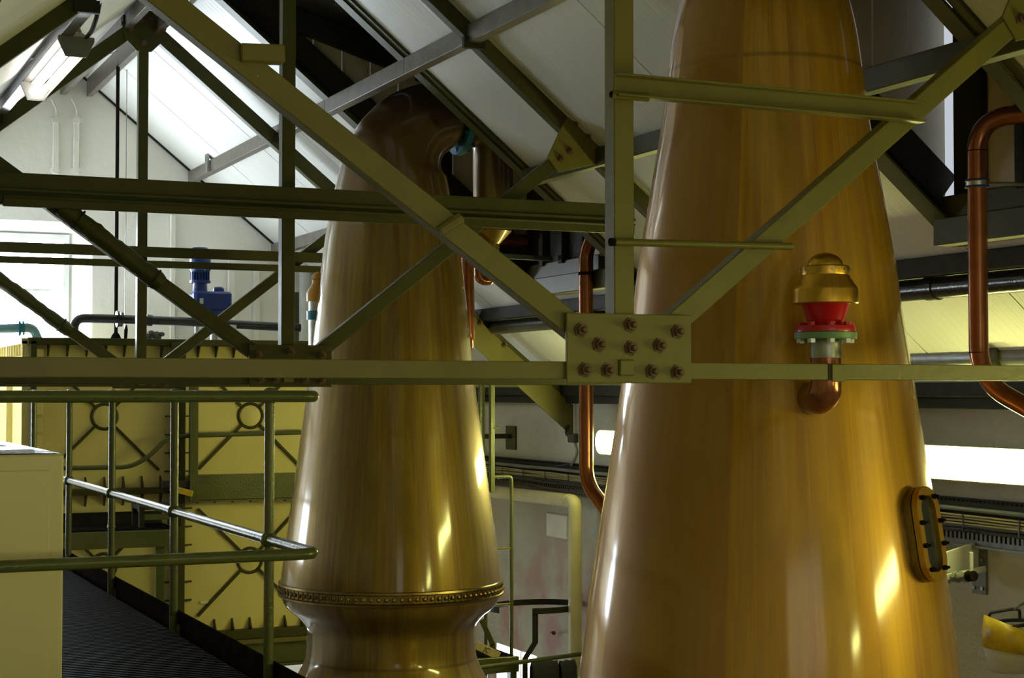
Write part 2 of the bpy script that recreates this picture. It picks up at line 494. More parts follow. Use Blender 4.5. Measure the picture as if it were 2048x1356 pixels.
def window(n, p0, ux, wdt, z0, z1, nrm, cols, rows, pane_mat, fr=0.045, mul=0.022):
    """p0: foot of one jamb; ux: direction along the window; nrm: outward"""
    r = setting('window_%d' % n, V((p0[0], p0[1], z0)))
    ux, nrm = V(ux), V(nrm); b = V((p0[0], p0[1], 0))
    def pt(a, z): return b + ux * a + V((0, 0, z))
    f = MB()
    f.bar(pt(0, z0 + fr / 2), pt(wdt, z0 + fr / 2), fr, .05, nrm); f.bar(pt(0, z1 - fr / 2), pt(wdt, z1 - fr / 2), fr, .05, nrm)
    f.bar(pt(fr / 2, z0 + fr), pt(fr / 2, z1 - fr), fr, .05, nrm); f.bar(pt(wdt - fr / 2, z0 + fr), pt(wdt - fr / 2, z1 - fr), fr, .05, nrm)
    f.build('window_frame', 'greywhite', r)
    for i in range(1, cols):
        MB().bar(pt(wdt * i / cols, z0 + fr), pt(wdt * i / cols, z1 - fr), mul, .03, nrm).build('glazing_bar', 'greywhite', r)
    for i in range(1, rows):
        MB().bar(pt(fr, z0 + (z1 - z0) * i / rows), pt(wdt - fr, z0 + (z1 - z0) * i / rows), mul, .026, nrm).build('glazing_bar', 'greywhite', r)
    for i in range(cols):
        for j in range(rows):
            a0, a1 = wdt * i / cols, wdt * (i + 1) / cols; c0, c1 = z0 + (z1 - z0) * j / rows, z0 + (z1 - z0) * (j + 1) / rows
            MB().prism([pt(a0 + .005, c0 + .005) + nrm * .02, pt(a1 - .005, c0 + .005) + nrm * .02, pt(a1 - .005, c1 - .005) + nrm * .02, pt(a0 + .005, c1 - .005) + nrm * .02], nrm * .006).build('pane', pane_mat, r, smooth=False)
    return r


window(1, (WX0, YF + .26), (1, 0, 0), WX1 - WX0, WZ0, WZ1, (0, 1, 0), 2, 2, 'sky_pane')
window(2, (LX0, YF + .26), (1, 0, 0), LX1 - LX0, LZ0, LZ1, (0, 1, 0), 1, 1, 'sky_pane')
window(3, (XW + .25, RY0), (0, 1, 0), RY1 - RY0, RZ0, RZ1, (1, 0, 0), 1, 1, 'sky_pane')
for i, (a_, b_) in enumerate(SW):
    window(4 + i, (XL - .12, a_), (0, 1, 0), b_ - a_, SZ0, SZ1, (-1, 0, 0), 2, 1, 'sky_pane_side')
window(5, (0.4, YN - .2), (1, 0, 0), 3.2, -0.6, 1.0, (0, -1, 0), 4, 2, 'fill_pane_near')  # unseen window added as fill for the camera side
# ------------------------------------------------------------------ roof: lining panels, purlins, dormers
roof = setting('ceiling', (XK, 0, ZR))
DX0, DX1 = 2.45, 4.80            # roof openings for the heads of the two stills
DORM = [(8.90, 10.40), (4.85, 5.95)]
YS = [-2.4, -1.5, -.6, .3, 1.2, 2.1, 3.0, 3.93, 4.85, 5.95, 6.93, 7.92, 8.90, 10.40, 11.35, 12.30, 13.25, 14.3]
G = .005
def slab(x0, x1, y0, y1, name='panel', mat='roof', th=.05, lift=0.0):
    a, b = V((x0, 0, roofz(x0) + lift)), V((x1, 0, roofz(x1) + lift)); u = V((0, 0, th))
    mb = MB().hexa([V((x0, y0, a.z)), V((x1, y0, b.z)), V((x1, y1, b.z)), V((x0, y1, a.z)), V((x0, y0, a.z)) + u, V((x1, y0, b.z)) + u, V((x1, y1, b.z)) + u, V((x0, y1, a.z)) + u])
    return mb.build(name, mat, roof, smooth=False)
for y0, y1 in zip(YS, YS[1:]):
    if (y0, y1) in [(a, b) for a, b in DORM]:
        slab(XK, DX0, y0 + G, y1 - G); slab(DX1, XW + .1, y0 + G, y1 - G)
    else:
        slab(XK, XW + .1, y0 + G, y1 - G)
YL = [-2.4, -1.5, -.6, .3, 1.2, 2.1, 3.1, 4.1, 5.2, 6.3, 7.4, 8.45, 9.4, 10.9, 12.0, 13.5, 14.3]
for y0, y1 in zip(YL, YL[1:]):
    slab(XL - .35, XK, y0 + G, y1 - G)
# dark backing strips close the joints
for ys, x0, x1 in ((YS, XK, XW + .2), (YL, XL - .3, XK)):
    for y in ys:
        p, q = V((x0, y, roofz(x0) + .066)), V((x1, y, roofz(x1) + .066))
        MB().bar(p, q, .07, .02, (0, 0, 1)).build('joint_strip', 'timber_dk', roof, smooth=False)
for x1, x0 in ((XW, XK), (XL, XK)):
    MB().bar((x0, YF - .008, roofz(x0) - .012), (x1, YF - .008, roofz(x1) - .012), .022, .016, (0, 0, 1)).build('gable_joint', 'timber_dk', roof, smooth=False)
MB().box(XK - .12, XK + .12, YN, YF, ZR + .03, ZR + .09).build('ridge_cap', 'timber_dk', roof, smooth=False)
# purlins: boards on edge under the lining, running the length of the hall
def purlin(x, dx, dz, mat, y0=YN, y1=YF, drop=0.0, name='purlin'):
    z = roofz(x) - drop
    return MB().bar((x, y0, z - dz / 2), (x, y1, z - dz / 2), dx, dz, (0, 0, 1)).build(name, mat, roof, bevel=.004, smooth=False)
purlin(XK - .11, .05, .16, 'timber_grey', drop=-.03); purlin(XK + .11, .05, .16, 'timber_grey', drop=-.03)
for y0, y1 in ((YN, 4.85), (4.85, 5.95), (5.95, 8.9), (8.9, 10.4), (10.4, YF)):
    purlin(3.35, .07, .10, 'timber_grey', y0, y1)
    if y0 != 8.9: purlin(4.10, .07, .10, 'timber_grey' if y0 > 9 else 'green_dk_and_shade', y0, y1)
purlin(4.95, .07, .09, 'timber_dk'); purlin(1.40, .07, .10, 'timber_grey'); purlin(.62, .07, .10, 'timber_br')
# little steel bracket hung on the purlin over the tank
p = U(418, 316, X=3.31)
bk = thing('purlin_bracket', 'small pale steel hook plate hanging on the purlin above the tank', 'bracket', p)
MB().prism([p + V((-.01, -.05, .05)), p + V((-.01, .06, .05)), p + V((-.01, .05, -.04)), p + V((-.01, .0, -.13)), p + V((-.01, -.03, -.12))], (-.012, 0, 0)).build('plate', 'steel_dull', bk)
for k in range(3):
    MB().cyl(p + V((-.03, -.03 + k * .035, .06)), p + V((-.03, -.03 + k * .035, .1)), .007, 8).build('bolt', 'steel_dull', bk)

def dormer_z(x): return 2.72 - .30 * (x - DX0)
for (a, b) in DORM:
    # deep dark trimmers along both sides of the opening, header, sill
    for y, s in ((a, -1), (b, 1)):
        mb = MB(); u = V((0, .055 * s, 0))
        mb.prism([(DX0 - .05, y, roofz(DX0 - .05) - .02), (DX1 + .08, y, roofz(DX1 + .08) - .02), (DX1 + .08, y, roofz(DX1 + .08) + .12), (DX0 - .05, y, roofz(DX0 - .05) + .12)], u)
        mb.build('trimmer', 'green_dk_and_shade', roof, bevel=.004, smooth=False)
        # bottom flange of the trimmer, standing out into the room side
        mb = MB().prism([(DX0 - .05, y, roofz(DX0 - .05) - .035), (DX1 + .08, y, roofz(DX1 + .08) - .035), (DX1 + .08, y, roofz(DX1 + .08) - .02), (DX0 - .05, y, roofz(DX0 - .05) - .02)], (0, -.09 * s if s > 0 else .09, 0))
        mb.build('trimmer_flange', 'green_dk_and_shade', roof, smooth=False)
        # boarded cheek above, in upright boards
        n = 12; xs = [DX0 + (DX1 + .04 - DX0) * i / n for i in range(n + 1)]
        for i in range(n):
            x0, x1 = xs[i] + .004, xs[i + 1] - .004
            mat = 'timber_dk' if (s > 0 and i in (8,)) else 'cheek'
            MB().hexa([(x0, y + .03 * s, roofz(x0) + .06), (x1, y + .03 * s, roofz(x1) + .06), (x1, y + .055 * s, roofz(x1) + .06), (x0, y + .055 * s, roofz(x0) + .06),
                       (x0, y + .03 * s, dormer_z(x0)), (x1, y + .03 * s, dormer_z(x1)), (x1, y + .055 * s, dormer_z(x1)), (x0, y + .055 * s, dormer_z(x0))]).build('board', mat, roof, smooth=False)
        # dark wall rafter along the top of the cheek and another along its foot
        MB().bar((DX0, y - .02 * s, dormer_z(DX0) - .08), (DX1, y - .02 * s, dormer_z(DX1) - .08), .14, .06, (0, 1, 0)).build('dormer_rafter', 'timber_dk', roof, smooth=False)
        MB().bar((DX0 + .05, y - .005 * s, roofz(DX0 + .05) + .15), (DX1, y - .005 * s, roofz(DX1) + .15), .16, .05, (0, 1, 0)).build('dormer_rafter', 'timber_dk', roof, smooth=False)
        MB().bar((3.90, y - .02 * s, roofz(3.90) + .1), (3.90, y - .02 * s, dormer_z(3.90) - .1), .07, .06, (0, 1, 0)).build('stud', 'cheek', roof, smooth=False)
    # ceiling of the dormer in dark boards along the hall
    n = 9; xs = [DX0 - .02 + (DX1 + .1 - DX0) * i / n for i in range(n + 1)]
    for i in range(n):
        x0, x1 = xs[i] + .003, xs[i + 1] - .003
        MB().hexa([(x0, a - .05, dormer_z(x0)), (x1, a - .05, dormer_z(x1)), (x1, b + .05, dormer_z(x1)), (x0, b + .05, dormer_z(x0)),
                   (x0, a - .05, dormer_z(x0) + .03), (x1, a - .05, dormer_z(x1) + .03), (x1, b + .05, dormer_z(x1) + .03), (x0, b + .05, dormer_z(x0) + .03)]).build('board', 'timber_dk', roof, smooth=False)
    # outer end wall: dark boards, one pale hatch, a lit sill
    zb, zt = roofz(DX1), dormer_z(DX1)
    n = 5 if b - a > 1.2 else 4
    for i in range(n):
        y0, y1 = a + (b - a) * i / n, a + (b - a) * (i + 1) / n
        if n == 4 and i == 3: y1 -= .07          # a chink of daylight at the far corner
        if n == 5 and i == 4: y1 += .05
        pale = (i == 1 or (n == 4 and i in (2, 0)))
        MB().box(DX1, DX1 + .03, y0 + .004, y1 - .004, zb + .1, zt).build('board', 'cheek' if pale else 'timber_dk', roof, smooth=False)
    for i in range(1, n):
        y0 = a + (b - a) * i / n
        MB().box(DX1 - .05, DX1, y0 - .03, y0 + .03, zb + .1, zt).build('stud', 'timber_grey' if i == 1 else 'timber_dk', roof, bevel=.004, smooth=False)
    MB().box(DX1 - .06, DX1 + .06, a, b, zb - .10, zb + .02).build('dormer_sill', 'green_dk_and_shade', roof, bevel=.005, smooth=False)
    MB().box(DX1 - .03, DX1 + .06, a, b, zb + .02, zb + .12).build('dormer_sill', 'green_dk_and_shade', roof, bevel=.005, smooth=False)
    MB().box(DX0 - .06, DX0, a, b, roofz(DX0) - .1, dormer_z(DX0) + .05).build('header', 'timber_dk', roof, smooth=False)
# wall plate along the head of the right wall
wp = setting('trim_1', (XW, 0, 0))
MB().bar((XW - .06, YN, .02), (XW - .06, YF, .02), .12, .09, (0, 0, 1)).build('wall_plate', 'timber_dk', wp, bevel=.006, smooth=False)
MB().bar((XW - .04, YN, -.055), (XW - .04, YF, -.055), .08, .06, (0, 0, 1)).build('wall_plate', 'timber_dk', wp, bevel=.004, smooth=False)
MB().bar((XW - .125, YN, .068), (XW - .125, YF, .068), .012, .03, (0, 0, 1)).build('edge_strip', 'green', wp, smooth=False)

# ------------------------------------------------------------------ steel trusses
NUT = None
def nut(parent, p, axis=(0, -1, 0), r=.017):
    global NUT
    if NUT is None:
        a = V((0, -1, 0))
        NUT = MB().lathe((0, 0, 0), [(.024, 0), (.024, .004), (.017, .004), (.017, .017), (.0095, .017), (.0095, .030), (.007, .033)], 6, a)
        NUT = NUT.build('bolt', 'rust', parent, org=V((0, 0, 0)), bevel=0, smooth=False)
        NUT.location = V(p) - root_loc(parent)
        return NUT
    return put(NUT, 'bolt', parent, p)

def truss(Y, label, which):
    t = thing('roof_truss', label, 'truss', (XK, Y, 0), 'steel roof trusses')
    mt = 'green' if which == 'A' else 'green_dk_and_shade'  # rear trusses: same olive paint, darkened to stand for shade
    gm = 'green'
    f = V((0, 1, 0))
    zc0, zc1 = .040, .092
    # tie: an angle, upright leg in front, flat leg below
    mb = MB()
    mb.box(XL + .05, XW - .13, Y - .032, Y - .024, zc0, zc1); mb.build('bottom_chord', gm if which == 'A' else mt, t, bevel=.002, smooth=False)
    MB().box(XL + .05, XW - .13, Y - .0235, Y + .033, zc0, zc0 + .008).build('chord_flange', mt, t, smooth=False)
    if which == 'A':
        for x in (U(1648, 750, Y=Y).x,):
            MB().box(x - .006, x + .006, Y - .034, Y - .022, zc0 - .001, zc1 + .001).build('splice_gap', 'timber_dk', t, smooth=False)
            MB().box(x + .006, x + .055, Y - .037, Y - .032, zc0 - .006, zc1 - .002).build('splice_plate', gm, t, bevel=.002, smooth=False)
    # king post
    apex = 2.60
    ar = {'A': 2.75, 'B': 2.71, 'C': 2.60}[which]
    MB().box(XK - .034, XK + .034, Y - .030, Y + .034, zc1 - .03, ar - .1).build('king_post', gm if which == 'A' else mt, t, bevel=.003, smooth=False)
    # rafters
    for s in (1, -1):
        xe = XW - .13 if s > 0 else XL + .1
        p, q = V((XK + .03 * s, Y + .01, ar - .03 * TP)), V((xe, Y + .01, ar - TP * abs(xe - XK)))
        MB().bar(p, q, .095, .07, f).build('rafter', mt, t, bevel=.003, smooth=False)
    # struts
    pl = [(U(1360, 632, Y=YA), U(2010, 58, Y=YA)), (U(1120, 636, Y=YA), U(395, 56, Y=YA))]
    for (p, q), s in zip(pl, (1, -1)):
        p = V((p.x, Y, p.z)); q = V((q.x, Y, q.z)); d = (q - p).normalized()
        # run on until the rafter
        k = 0
        e = p.copy()
        while e.z < ar - TP * abs(e.x - XK) - .045 and k < 400:
            e += d * .01; k += 1
        MB().bar(p - d * .10, e, .072, .055, f).build('strut', gm if which == 'A' else mt, t, bevel=.003, smooth=False)
        # gusset at the rafter end
        c = e + d * .05 + V((0, -.036, 0)); rd = V((1, 0, -TP * s)).normalized()
        up = V((rd.z, 0, -rd.x)); up = up if up.z > 0 else -up
        sd_ = d.cross(f).normalized() * .05
        hp = [c + rd * .15 + up * .03, c - rd * .15 + up * .03, c - rd * .15 - up * .05, c + rd * .15 - up * .05, c - d * .26 + sd_, c - d * .26 - sd_]
        hc_ = sum(hp, V()) / 6
        hp.sort(key=lambda q_: math.atan2(q_.z - hc_.z, q_.x - hc_.x))
        g = MB().prism(hp, (0, .010, 0))
        gg = g.build('gusset_plate', gm, t, bevel=.002, smooth=False)
        for b in (rd * .10, rd * 0, rd * -.10):
            nut(gg, c + b + up * .02)
        nut(gg, c - d * .13); nut(gg, c - d * .20)
    # foot plates on the right wall: a deep haunch under the rafter end
    x0, x1 = 4.45, XW - .01
    def rz_(x): return ar - .02 - TP * (x - XK)
    h = MB().prism([(x0, Y - .035, rz_(x0) + .03), (x1, Y - .035, rz_(x1) + .04), (x1, Y - .035, rz_(x1) - .21), (x0 + .3, Y - .035, rz_(x0 + .3) - .19), (x0, Y - .035, rz_(x0) - .04)], (0, .012, 0)).build('haunch_plate', gm, t, bevel=.002, smooth=False)
    for x in (4.9, 5.1, 5.3, 5.45):
        nut(h, (x, Y - .036, apex - TP * (x - XK) - .0))
    # apex gusset
    a = MB().prism([(XK + dx, Y - .038, z) for dx, z in ((-.13, 2.46), (-.05, 2.38), (.05, 2.38), (.13, 2.46), (.16, 2.57), (.05, 2.67), (-.05, 2.67), (-.16, 2.57))], (0, .012, 0)).build('gusset_plate', mt, t, bevel=.002, smooth=False)
    for dx, z in ((-.09, 2.53), (.09, 2.53), (0, 2.44), (-.03, 2.60), (.04, 2.60)):
        nut(a, (XK + dx, Y - .039, z))
    # cleats that hold the ridge purlins
    for s in (1, -1):
        MB().box(XK + .12 * s - .03, XK + .12 * s + .03, Y - .05, Y + .03, 2.56, 2.62).build('cleat', 'timber_dk', t, smooth=False)
        xc = XK + 1.0 * s
        MB().box(xc - .06, xc + .06, Y - .05, Y - .02, roofz(xc) - .13, roofz(xc) - .07).build('cleat', 'timber_dk', t, smooth=False)
    # plate that ties post, struts and chord
    q0, q1 = U(1120, 625, Y=YA), U(1368, 765, Y=YA)
    P = MB().box(q0.x, q1.x, Y - .046, Y - .034, zc0 - .012, .2365).build('gusset_plate', gm if which == 'A' else mt, t, bevel=.002, smooth=False)
    for px, py in ((1148, 661), (1246, 651), (1340, 664), (1184, 690), (1247, 697), (1304, 692), (1156, 740), (1201, 741), (1289, 743), (1339, 745)):
        b = U(px, py, Y=YA)
        nut(P, (b.x, Y - .046, b.z))
    b = U(1238, 738, Y=YA)
    MB().box(b.x - .026, b.x + .026, Y - .056, Y - .046, b.z - .022, b.z + .028).build('patch_plate', gm, P, bevel=.004, smooth=False)
    return t


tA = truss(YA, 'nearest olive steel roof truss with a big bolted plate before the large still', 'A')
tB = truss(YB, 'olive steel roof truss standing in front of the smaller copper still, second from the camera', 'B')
tC = truss(YC, 'shaded olive steel roof truss with its king post in front of the cream tank', 'C')
# truss A: channel between post and right strut, cut stubs
f = V((0, 1, 0))
p, q = U(1226, 172, Y=YA - .04), U(1838, 227, Y=YA - .04)
d = (q - p).normalized()
MB().bar(p, q, .062, .008, f).build('cross_channel', 'green', tA, bevel=.002, smooth=False)
for s in (1, -1):
    o = d.cross(f) * .031 * s + V((0, -.02, 0))
    MB().bar(p + o, q + o, .007, .04, f).build('channel_flange', 'green', tA, bevel=.0015, smooth=False)
p, q = U(1222, 189, Y=YA - .05), U(1296, 195, Y=YA - .05)
MB().tube([p, q], .0135, 12).build('pipe_stub', 'green', tA)
MB().tube([p + V((-.002, -.003, 0)), p + V((.006, -.002, 0))], .010, 12).build('stub_mouth', 'brown_dk', tA)
p, q = U(1222, 484, Y=YA - .045), U(1584, 493, Y=YA - .045)
MB().tube([p, q], .0115, 12).build('pipe_stub', 'green', tA)
MB().tube([p + V((-.004, 0, 0)), p + V((.012, 0, 0))], .0125, 12).build('stub_mouth', 'brown_dk', tA)
p, q = U(478, 107, Y=YA - .02), U(566, 110, Y=YA - .02)
MB().bar(p, q, .050, .05, f).build('channel_stub', 'green', tA, bevel=.004, smooth=False)
p, q = U(880, 463, Y=YA - .035), U(922, 436, Y=YA - .035)
MB().tube([p, q], .016, 10).build('pipe_stub', 'green', tA)
# trusses B and C: a collar of paired angles between the rafters
for t, Y, mt in ((tB, YB, 'green_dk_and_shade'), (tC, YC, 'green_dk_and_shade')):
    xl, xr = XK - 1.93, XK + 1.93
    yy = Y - .065
    if t is tB:
        MB().box(xl, xr, yy - .02, yy + .005, .945, 1.020).build('collar', mt, t, bevel=.003, smooth=False)
        MB().box(xl, xr, yy - .005, yy + .008, .885, .943).build('collar_web', mt, t, smooth=False)
        MB().box(xl, xr, yy - .035, yy - .02, .930, .945).build('collar_flange', mt, t, bevel=.002, smooth=False)
        MB().box(xl + .55, xr, yy - .022, yy + .004, .862, .905).build('collar', mt, t, bevel=.003, smooth=False)
        MB().tube([(xl + .55, yy - .02, .908), (xr, yy - .02, .908)], .010, 8).build('collar_pipe', mt, t)
        MB().box(xl, xl + 1.2, yy + .02, yy + .07, .875, .95).build('collar', mt, t, smooth=False)
    else:
        MB().box(xl, xr, yy - .01, yy + .02, .940, 1.012).build('collar', mt, t, bevel=.003, smooth=False)
        MB().box(xl, xr, yy - .01, yy + .02, .868, .916).build('collar', mt, t, bevel=.003, smooth=False)
# wrapped lagging on the left struts of trusses B and C
for t, Y, xa, xb in ((tB, YB, 1.24, 1.715), (tC, YC, 1.05, 1.86)):
    p, q = V((xa, Y - .03, .806 - .7443 * (xa - 1.345))), V((xb, Y - .03, .806 - .7443 * (xb - 1.345))); d = (q - p).normalized()
    o = V((0, 0, -.006))
    rs = []
    for i in range(25):
        k = i / 24
        rs.append((p.lerp(q, k) + o, .045 + .003 * math.sin(k * 23) + .003 * math.sin(k * 61), d))
    lg = MB().rings(rs, 16).build('lagging', 'green_dk_and_shade', t)
    for k in (.17, .93):
        MB().torus(p.lerp(q, k) + o, .049, .005, d, 20, 6).build('lagging_band', 'timber_dk', lg)
# ------------------------------------------------------------------ copper stills
XS, YS1, YS2 = 3.50, 5.40, 9.60
def still_scale(Y): return FPX / (XS * math.sin(PSI) + Y * math.cos(PSI))
def zpx(y, Y): return (785 - y) / still_scale(Y)
def smoothprof(pts, n=6):
    """Catmull-Rom through (z, r)"""
    out = []
    for i in range(len(pts) - 1):
        p0, p1, p2, p3 = pts[max(i - 1, 0)], pts[i], pts[i + 1], pts[min(i + 2, len(pts) - 1)]
        for j in range(n):
            t = j / n
            out.append(tuple(.5 * (2 * p1[k] + (-p0[k] + p2[k]) * t + (2 * p0[k] - 5 * p1[k] + 4 * p2[k] - p3[k]) * t * t + (-p0[k] + 3 * p1[k] - 3 * p2[k] + p3[k]) * t ** 3) for k in (0, 1)))
    return out + [pts[-1]]

def swan(c, prof, top, nb=14):
    """rings up the neck, then over the swan neck towards the right wall; top: list of (dx, z, r, dirx, dirz)"""
    rs = [(V((c.x, c.y, z)), r, (0, 0, 1)) for z, r in prof]
    for dx, z, r, ax, az in top:
        rs.append((V((c.x + dx, c.y, z)), r, (ax, 0, az)))
    return rs

def bend(z0, r0, r1, R, n=12, a1=90):
    out = []
    for i in range(1, n + 1):
        a = math.radians(a1) * i / n
        k = i / n
        r = r0 + (r1 - r0) * (k ** .9)
        out.append((R * (1 - math.cos(a)), z0 + R * math.sin(a), r, math.sin(a), math.cos(a)))
    return out

# --- far still
k2 = still_scale(YS2)
c2 = V((XS, YS2, 0))
low = [(-3.15, 1.05), (-2.6, 1.12), (-2.2, 1.00), (-1.95, .78), (zpx(1385, YS2), 216 / k2), (zpx(1356, YS2), 193 / k2), (zpx(1325, YS2), 176 / k2), (zpx(1300, YS2), 168.5 / k2), (zpx(1263, YS2), 167 / k2), (zpx(1245, YS2), 170 / k2), (zpx(1227, YS2), 185 / k2), (zpx(1210, YS2), 205 / k2), (zpx(1192, YS2), 216 / k2), (zpx(1172, YS2), 219 / k2)]
up = [(zpx(1150, YS2), 218 / k2), (zpx(1056, YS2), 206 / k2), (zpx(1000, YS2), 198 / k2), (zpx(880, YS2), 181.5 / k2), (zpx(740, YS2), 163 / k2), (zpx(600, YS2), 149 / k2), (zpx(470, YS2), 132.5 / k2), (zpx(390, YS2), 117 / k2), (zpx(350, YS2), 109 / k2)]
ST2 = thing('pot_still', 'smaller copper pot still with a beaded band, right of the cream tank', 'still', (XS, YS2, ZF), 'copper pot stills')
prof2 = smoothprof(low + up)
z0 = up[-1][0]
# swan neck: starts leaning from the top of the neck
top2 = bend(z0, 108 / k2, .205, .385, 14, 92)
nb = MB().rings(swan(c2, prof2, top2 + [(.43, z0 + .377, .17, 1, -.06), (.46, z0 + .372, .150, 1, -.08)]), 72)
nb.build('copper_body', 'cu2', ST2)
# flange ring and the arm that drops behind
e = V((XS + .47, YS2, z0 + .37))
MB().lathe(e, [(.215, -.02), (.215, .02), (.15, .02), (.15, -.02)], 32, (1, 0, -.10)).build('flange', 'teal', ST2)
fl_ = ST2.children[-1]
for k in range(12):
    a = 2 * math.pi * k / 12
    MB().cyl(e + V((-.045, math.cos(a) * .185, math.sin(a) * .185)), e + V((.045, math.cos(a) * .185, math.sin(a) * .185)), .014, 6).build('bolt', 'teal', fl_)
arm = [(e, .15, (1, 0, -.1))]
for i in range(1, 9):
    a = math.radians(90) * i / 8
    arm.append((e + V((.04 + .17 * math.sin(a), 0, -.17 * (1 - math.cos(a)))), .15 - .022 * i / 8, (math.cos(a), 0, -math.sin(a))))
end = arm[-1][0]
arm += [(end + V((0, 0, -.2)), .128, (0, 0, -1)), (end + V((0, 0, -.52)), .122, (0, 0, -1)), (end + V((0, 0, -.60)), .045, (0, 0, -1)), (end + V((0, 0, -.64)), .042, (0, 0, -1))]
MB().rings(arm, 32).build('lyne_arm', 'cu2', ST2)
# beaded band
zb0, zb1 = zpx(1186, YS2), zpx(1157, YS2)
rb = 219.5 / k2
band = MB().lathe((XS, YS2, 0), [(rb, zb0), (rb + .012, zb0 + .004), (rb + .014, zb0 + .016), (rb + .004, zb0 + .022), (rb + .004, zb1 - .022), (rb + .012, zb1 - .016), (rb + .010, zb1 - .004), (rb - .004, zb1)], 96, caps=False).build('ornamental_band', 'gold_dk', ST2)
bd = MB(); zm = (zb0 + zb1) / 2
for k in range(96):
    a = 2 * math.pi * k / 96
    if math.cos(a - math.radians(245)) > -.35:
        cc = V((XS + math.cos(a) * (rb + .007), YS2 + math.sin(a) * (rb + .007), zm))
        bd.ball(cc, .013, 7, 4)
        a2 = a + math.pi / 96
        cc = V((XS + math.cos(a2) * (rb + .006), YS2 + math.sin(a2) * (rb + .006), zm))
        bd.bar(cc + V((0, 0, -.022)), cc + V((0, 0, .022)), .006, .008, V((math.cos(a2), math.sin(a2), 0)))
stuff(bd.build('beading', 'gold_dk', band))

# --- near still
k1 = still_scale(YS1)
c1 = V((XS, YS1, 0))
P1 = [(-3.15, 1.15), (-2.3, 1.15), (-1.9, .92), (-1.6, .83), (zpx(1450, YS1), 390 / k1), (zpx(1356, YS1), 375 / k1), (zpx(1210, YS1), 357 / k1), (zpx(1025, YS1), 329 / k1), (zpx(857, YS1), 302 / k1), (zpx(770, YS1), 289.5 / k1), (zpx(610, YS1), 265 / k1), (zpx(527, YS1), 254.5 / k1), (zpx(384, YS1), 230 / k1), (zpx(254, YS1), 208.5 / k1), (zpx(134, YS1), 193.5 / k1), (zpx(60, YS1), 183 / k1), (zpx(0, YS1), 170 / k1), (zpx(-40, YS1), 160 / k1)]
ST1 = thing('pot_still', 'large tall copper pot still on the right, carrying a brass-capped red relief valve', 'still', (XS, YS1, ZF), 'copper pot stills')
top1 = bend(P1[-1][0], 160 / k1, .20, .34, 14, 92)
zt1 = P1[-1][0]
nb = MB().rings(swan(c1, smoothprof(P1), top1 + [(.42, zt1 + .33, .165, 1, -.06), (.60, zt1 + .325, .15, 1, -.06), (1.25, zt1 + .30, .14, 1, -.06)]), 96)
nb.build('copper_body', 'cu1', ST1)
# upright seam on its face
sm = []
def r1(z):
    pr = sorted(smoothprof(P1))
    for (za, ra), (zb, rb_) in zip(pr, pr[1:]):
        if za <= z <= zb: return ra + (rb_ - ra) * (z - za) / (zb - za + 1e-9)
    return pr[-1][1]
vx = V((-XS, -YS1, 0)).normalized()                # towards the camera
rt = V((-vx.y, vx.x, 0)); rt = rt if rt.dot(RT) > 0 else -rt
sdir = (vx * math.cos(-.2) + rt * math.sin(-.2)).normalized()

# --- relief valve on a still
def valve_scale(D, pc):
    s = D / FPX
    x = U(pc, 650, D=D); x.z = 0
    def z(py): return (785 - py) * s
    return x, z, (lambda v: v * s)

Dv = 5.66
xv, zv, rv = valve_scale(Dv, 1651)
valve_dir = (V((XS, YS1, 0)) - V((xv.x, xv.y, 0))).normalized()
# elbow out of the still, then the upright pipe
el = []
zc = zv(770); Re = .085
for i in range(9):
    a = math.radians(90) * i / 8
    el.append((V((xv.x, xv.y, zc)) + valve_dir * (Re * (1 - math.sin(a))) + V((0, 0, -Re * math.cos(a) * .55 + 0.0)), rv(33) if i < 7 else rv(31), (valve_dir * -math.cos(a) + V((0, 0, math.sin(a))))))
st_ = [(V((xv.x, xv.y, zc - Re * .55)) + valve_dir * .30, rv(33), -valve_dir), (V((xv.x, xv.y, zc - Re * .55)) + valve_dir * (Re + .02), rv(33), -valve_dir)]
VP = MB().rings(st_ + el + [(V((xv.x, xv.y, zv(740))), rv(31), (0, 0, 1)), (V((xv.x, xv.y, zv(677))), rv(31), (0, 0, 1))], 28).build('valve_pipe', 'cu_pipe', ST1)
xv0 = V((xv.x, xv.y, 0))
MB().lathe(xv0, [(rv(32), zv(716)), (rv(32.5), zv(712)), (rv(32), zv(684)), (rv(31), zv(678))], 32, caps=False).build('pipe_sleeve', 'steel_dull', VP)
gk = MB().lathe(xv0, [(rv(30), zv(679)), (rv(61), zv(678)), (rv(62), zv(676)), (rv(62), zv(665)), (rv(30), zv(664))], 40).build('green_gasket', 'mint', ST1)
fg = MB().lathe(xv0, [(rv(30), zv(664)), (rv(60), zv(664)), (rv(60.5), zv(661)), (rv(59), zv(652)), (rv(36), zv(650))], 40).build('red_flange', 'red', ST1)
for k in range(8):
    a = 2 * math.pi * (k + .5) / 8
    b = xv0 + V((math.cos(a) * rv(50), math.sin(a) * rv(50), 0))
    MB().cyl(b + V((0, 0, zv(653))), b + V((0, 0, zv(645))), rv(8), 6).build('bolt', 'red', fg)
    MB().cyl(b + V((0, 0, zv(686))), b + V((0, 0, zv(678))), rv(9), 6).build('nut', 'steel', gk)
MB().lathe(xv0, [(rv(35), zv(652)), (rv(35), zv(648)), (rv(38), zv(640)), (rv(48), zv(609)), (rv(50), zv(606)), (rv(40), zv(600))], 40).build('red_cone', 'red', ST1)
MB().lathe(xv0, [(rv(48), zv(607)), (rv(64), zv(608)), (rv(65.5), zv(606)), (rv(65), zv(580)), (rv(64), zv(577)), (rv(60), zv(571)), (rv(50), zv(556)), (rv(47), zv(549))], 48).build('brass_skirt', 'gold', ST1)
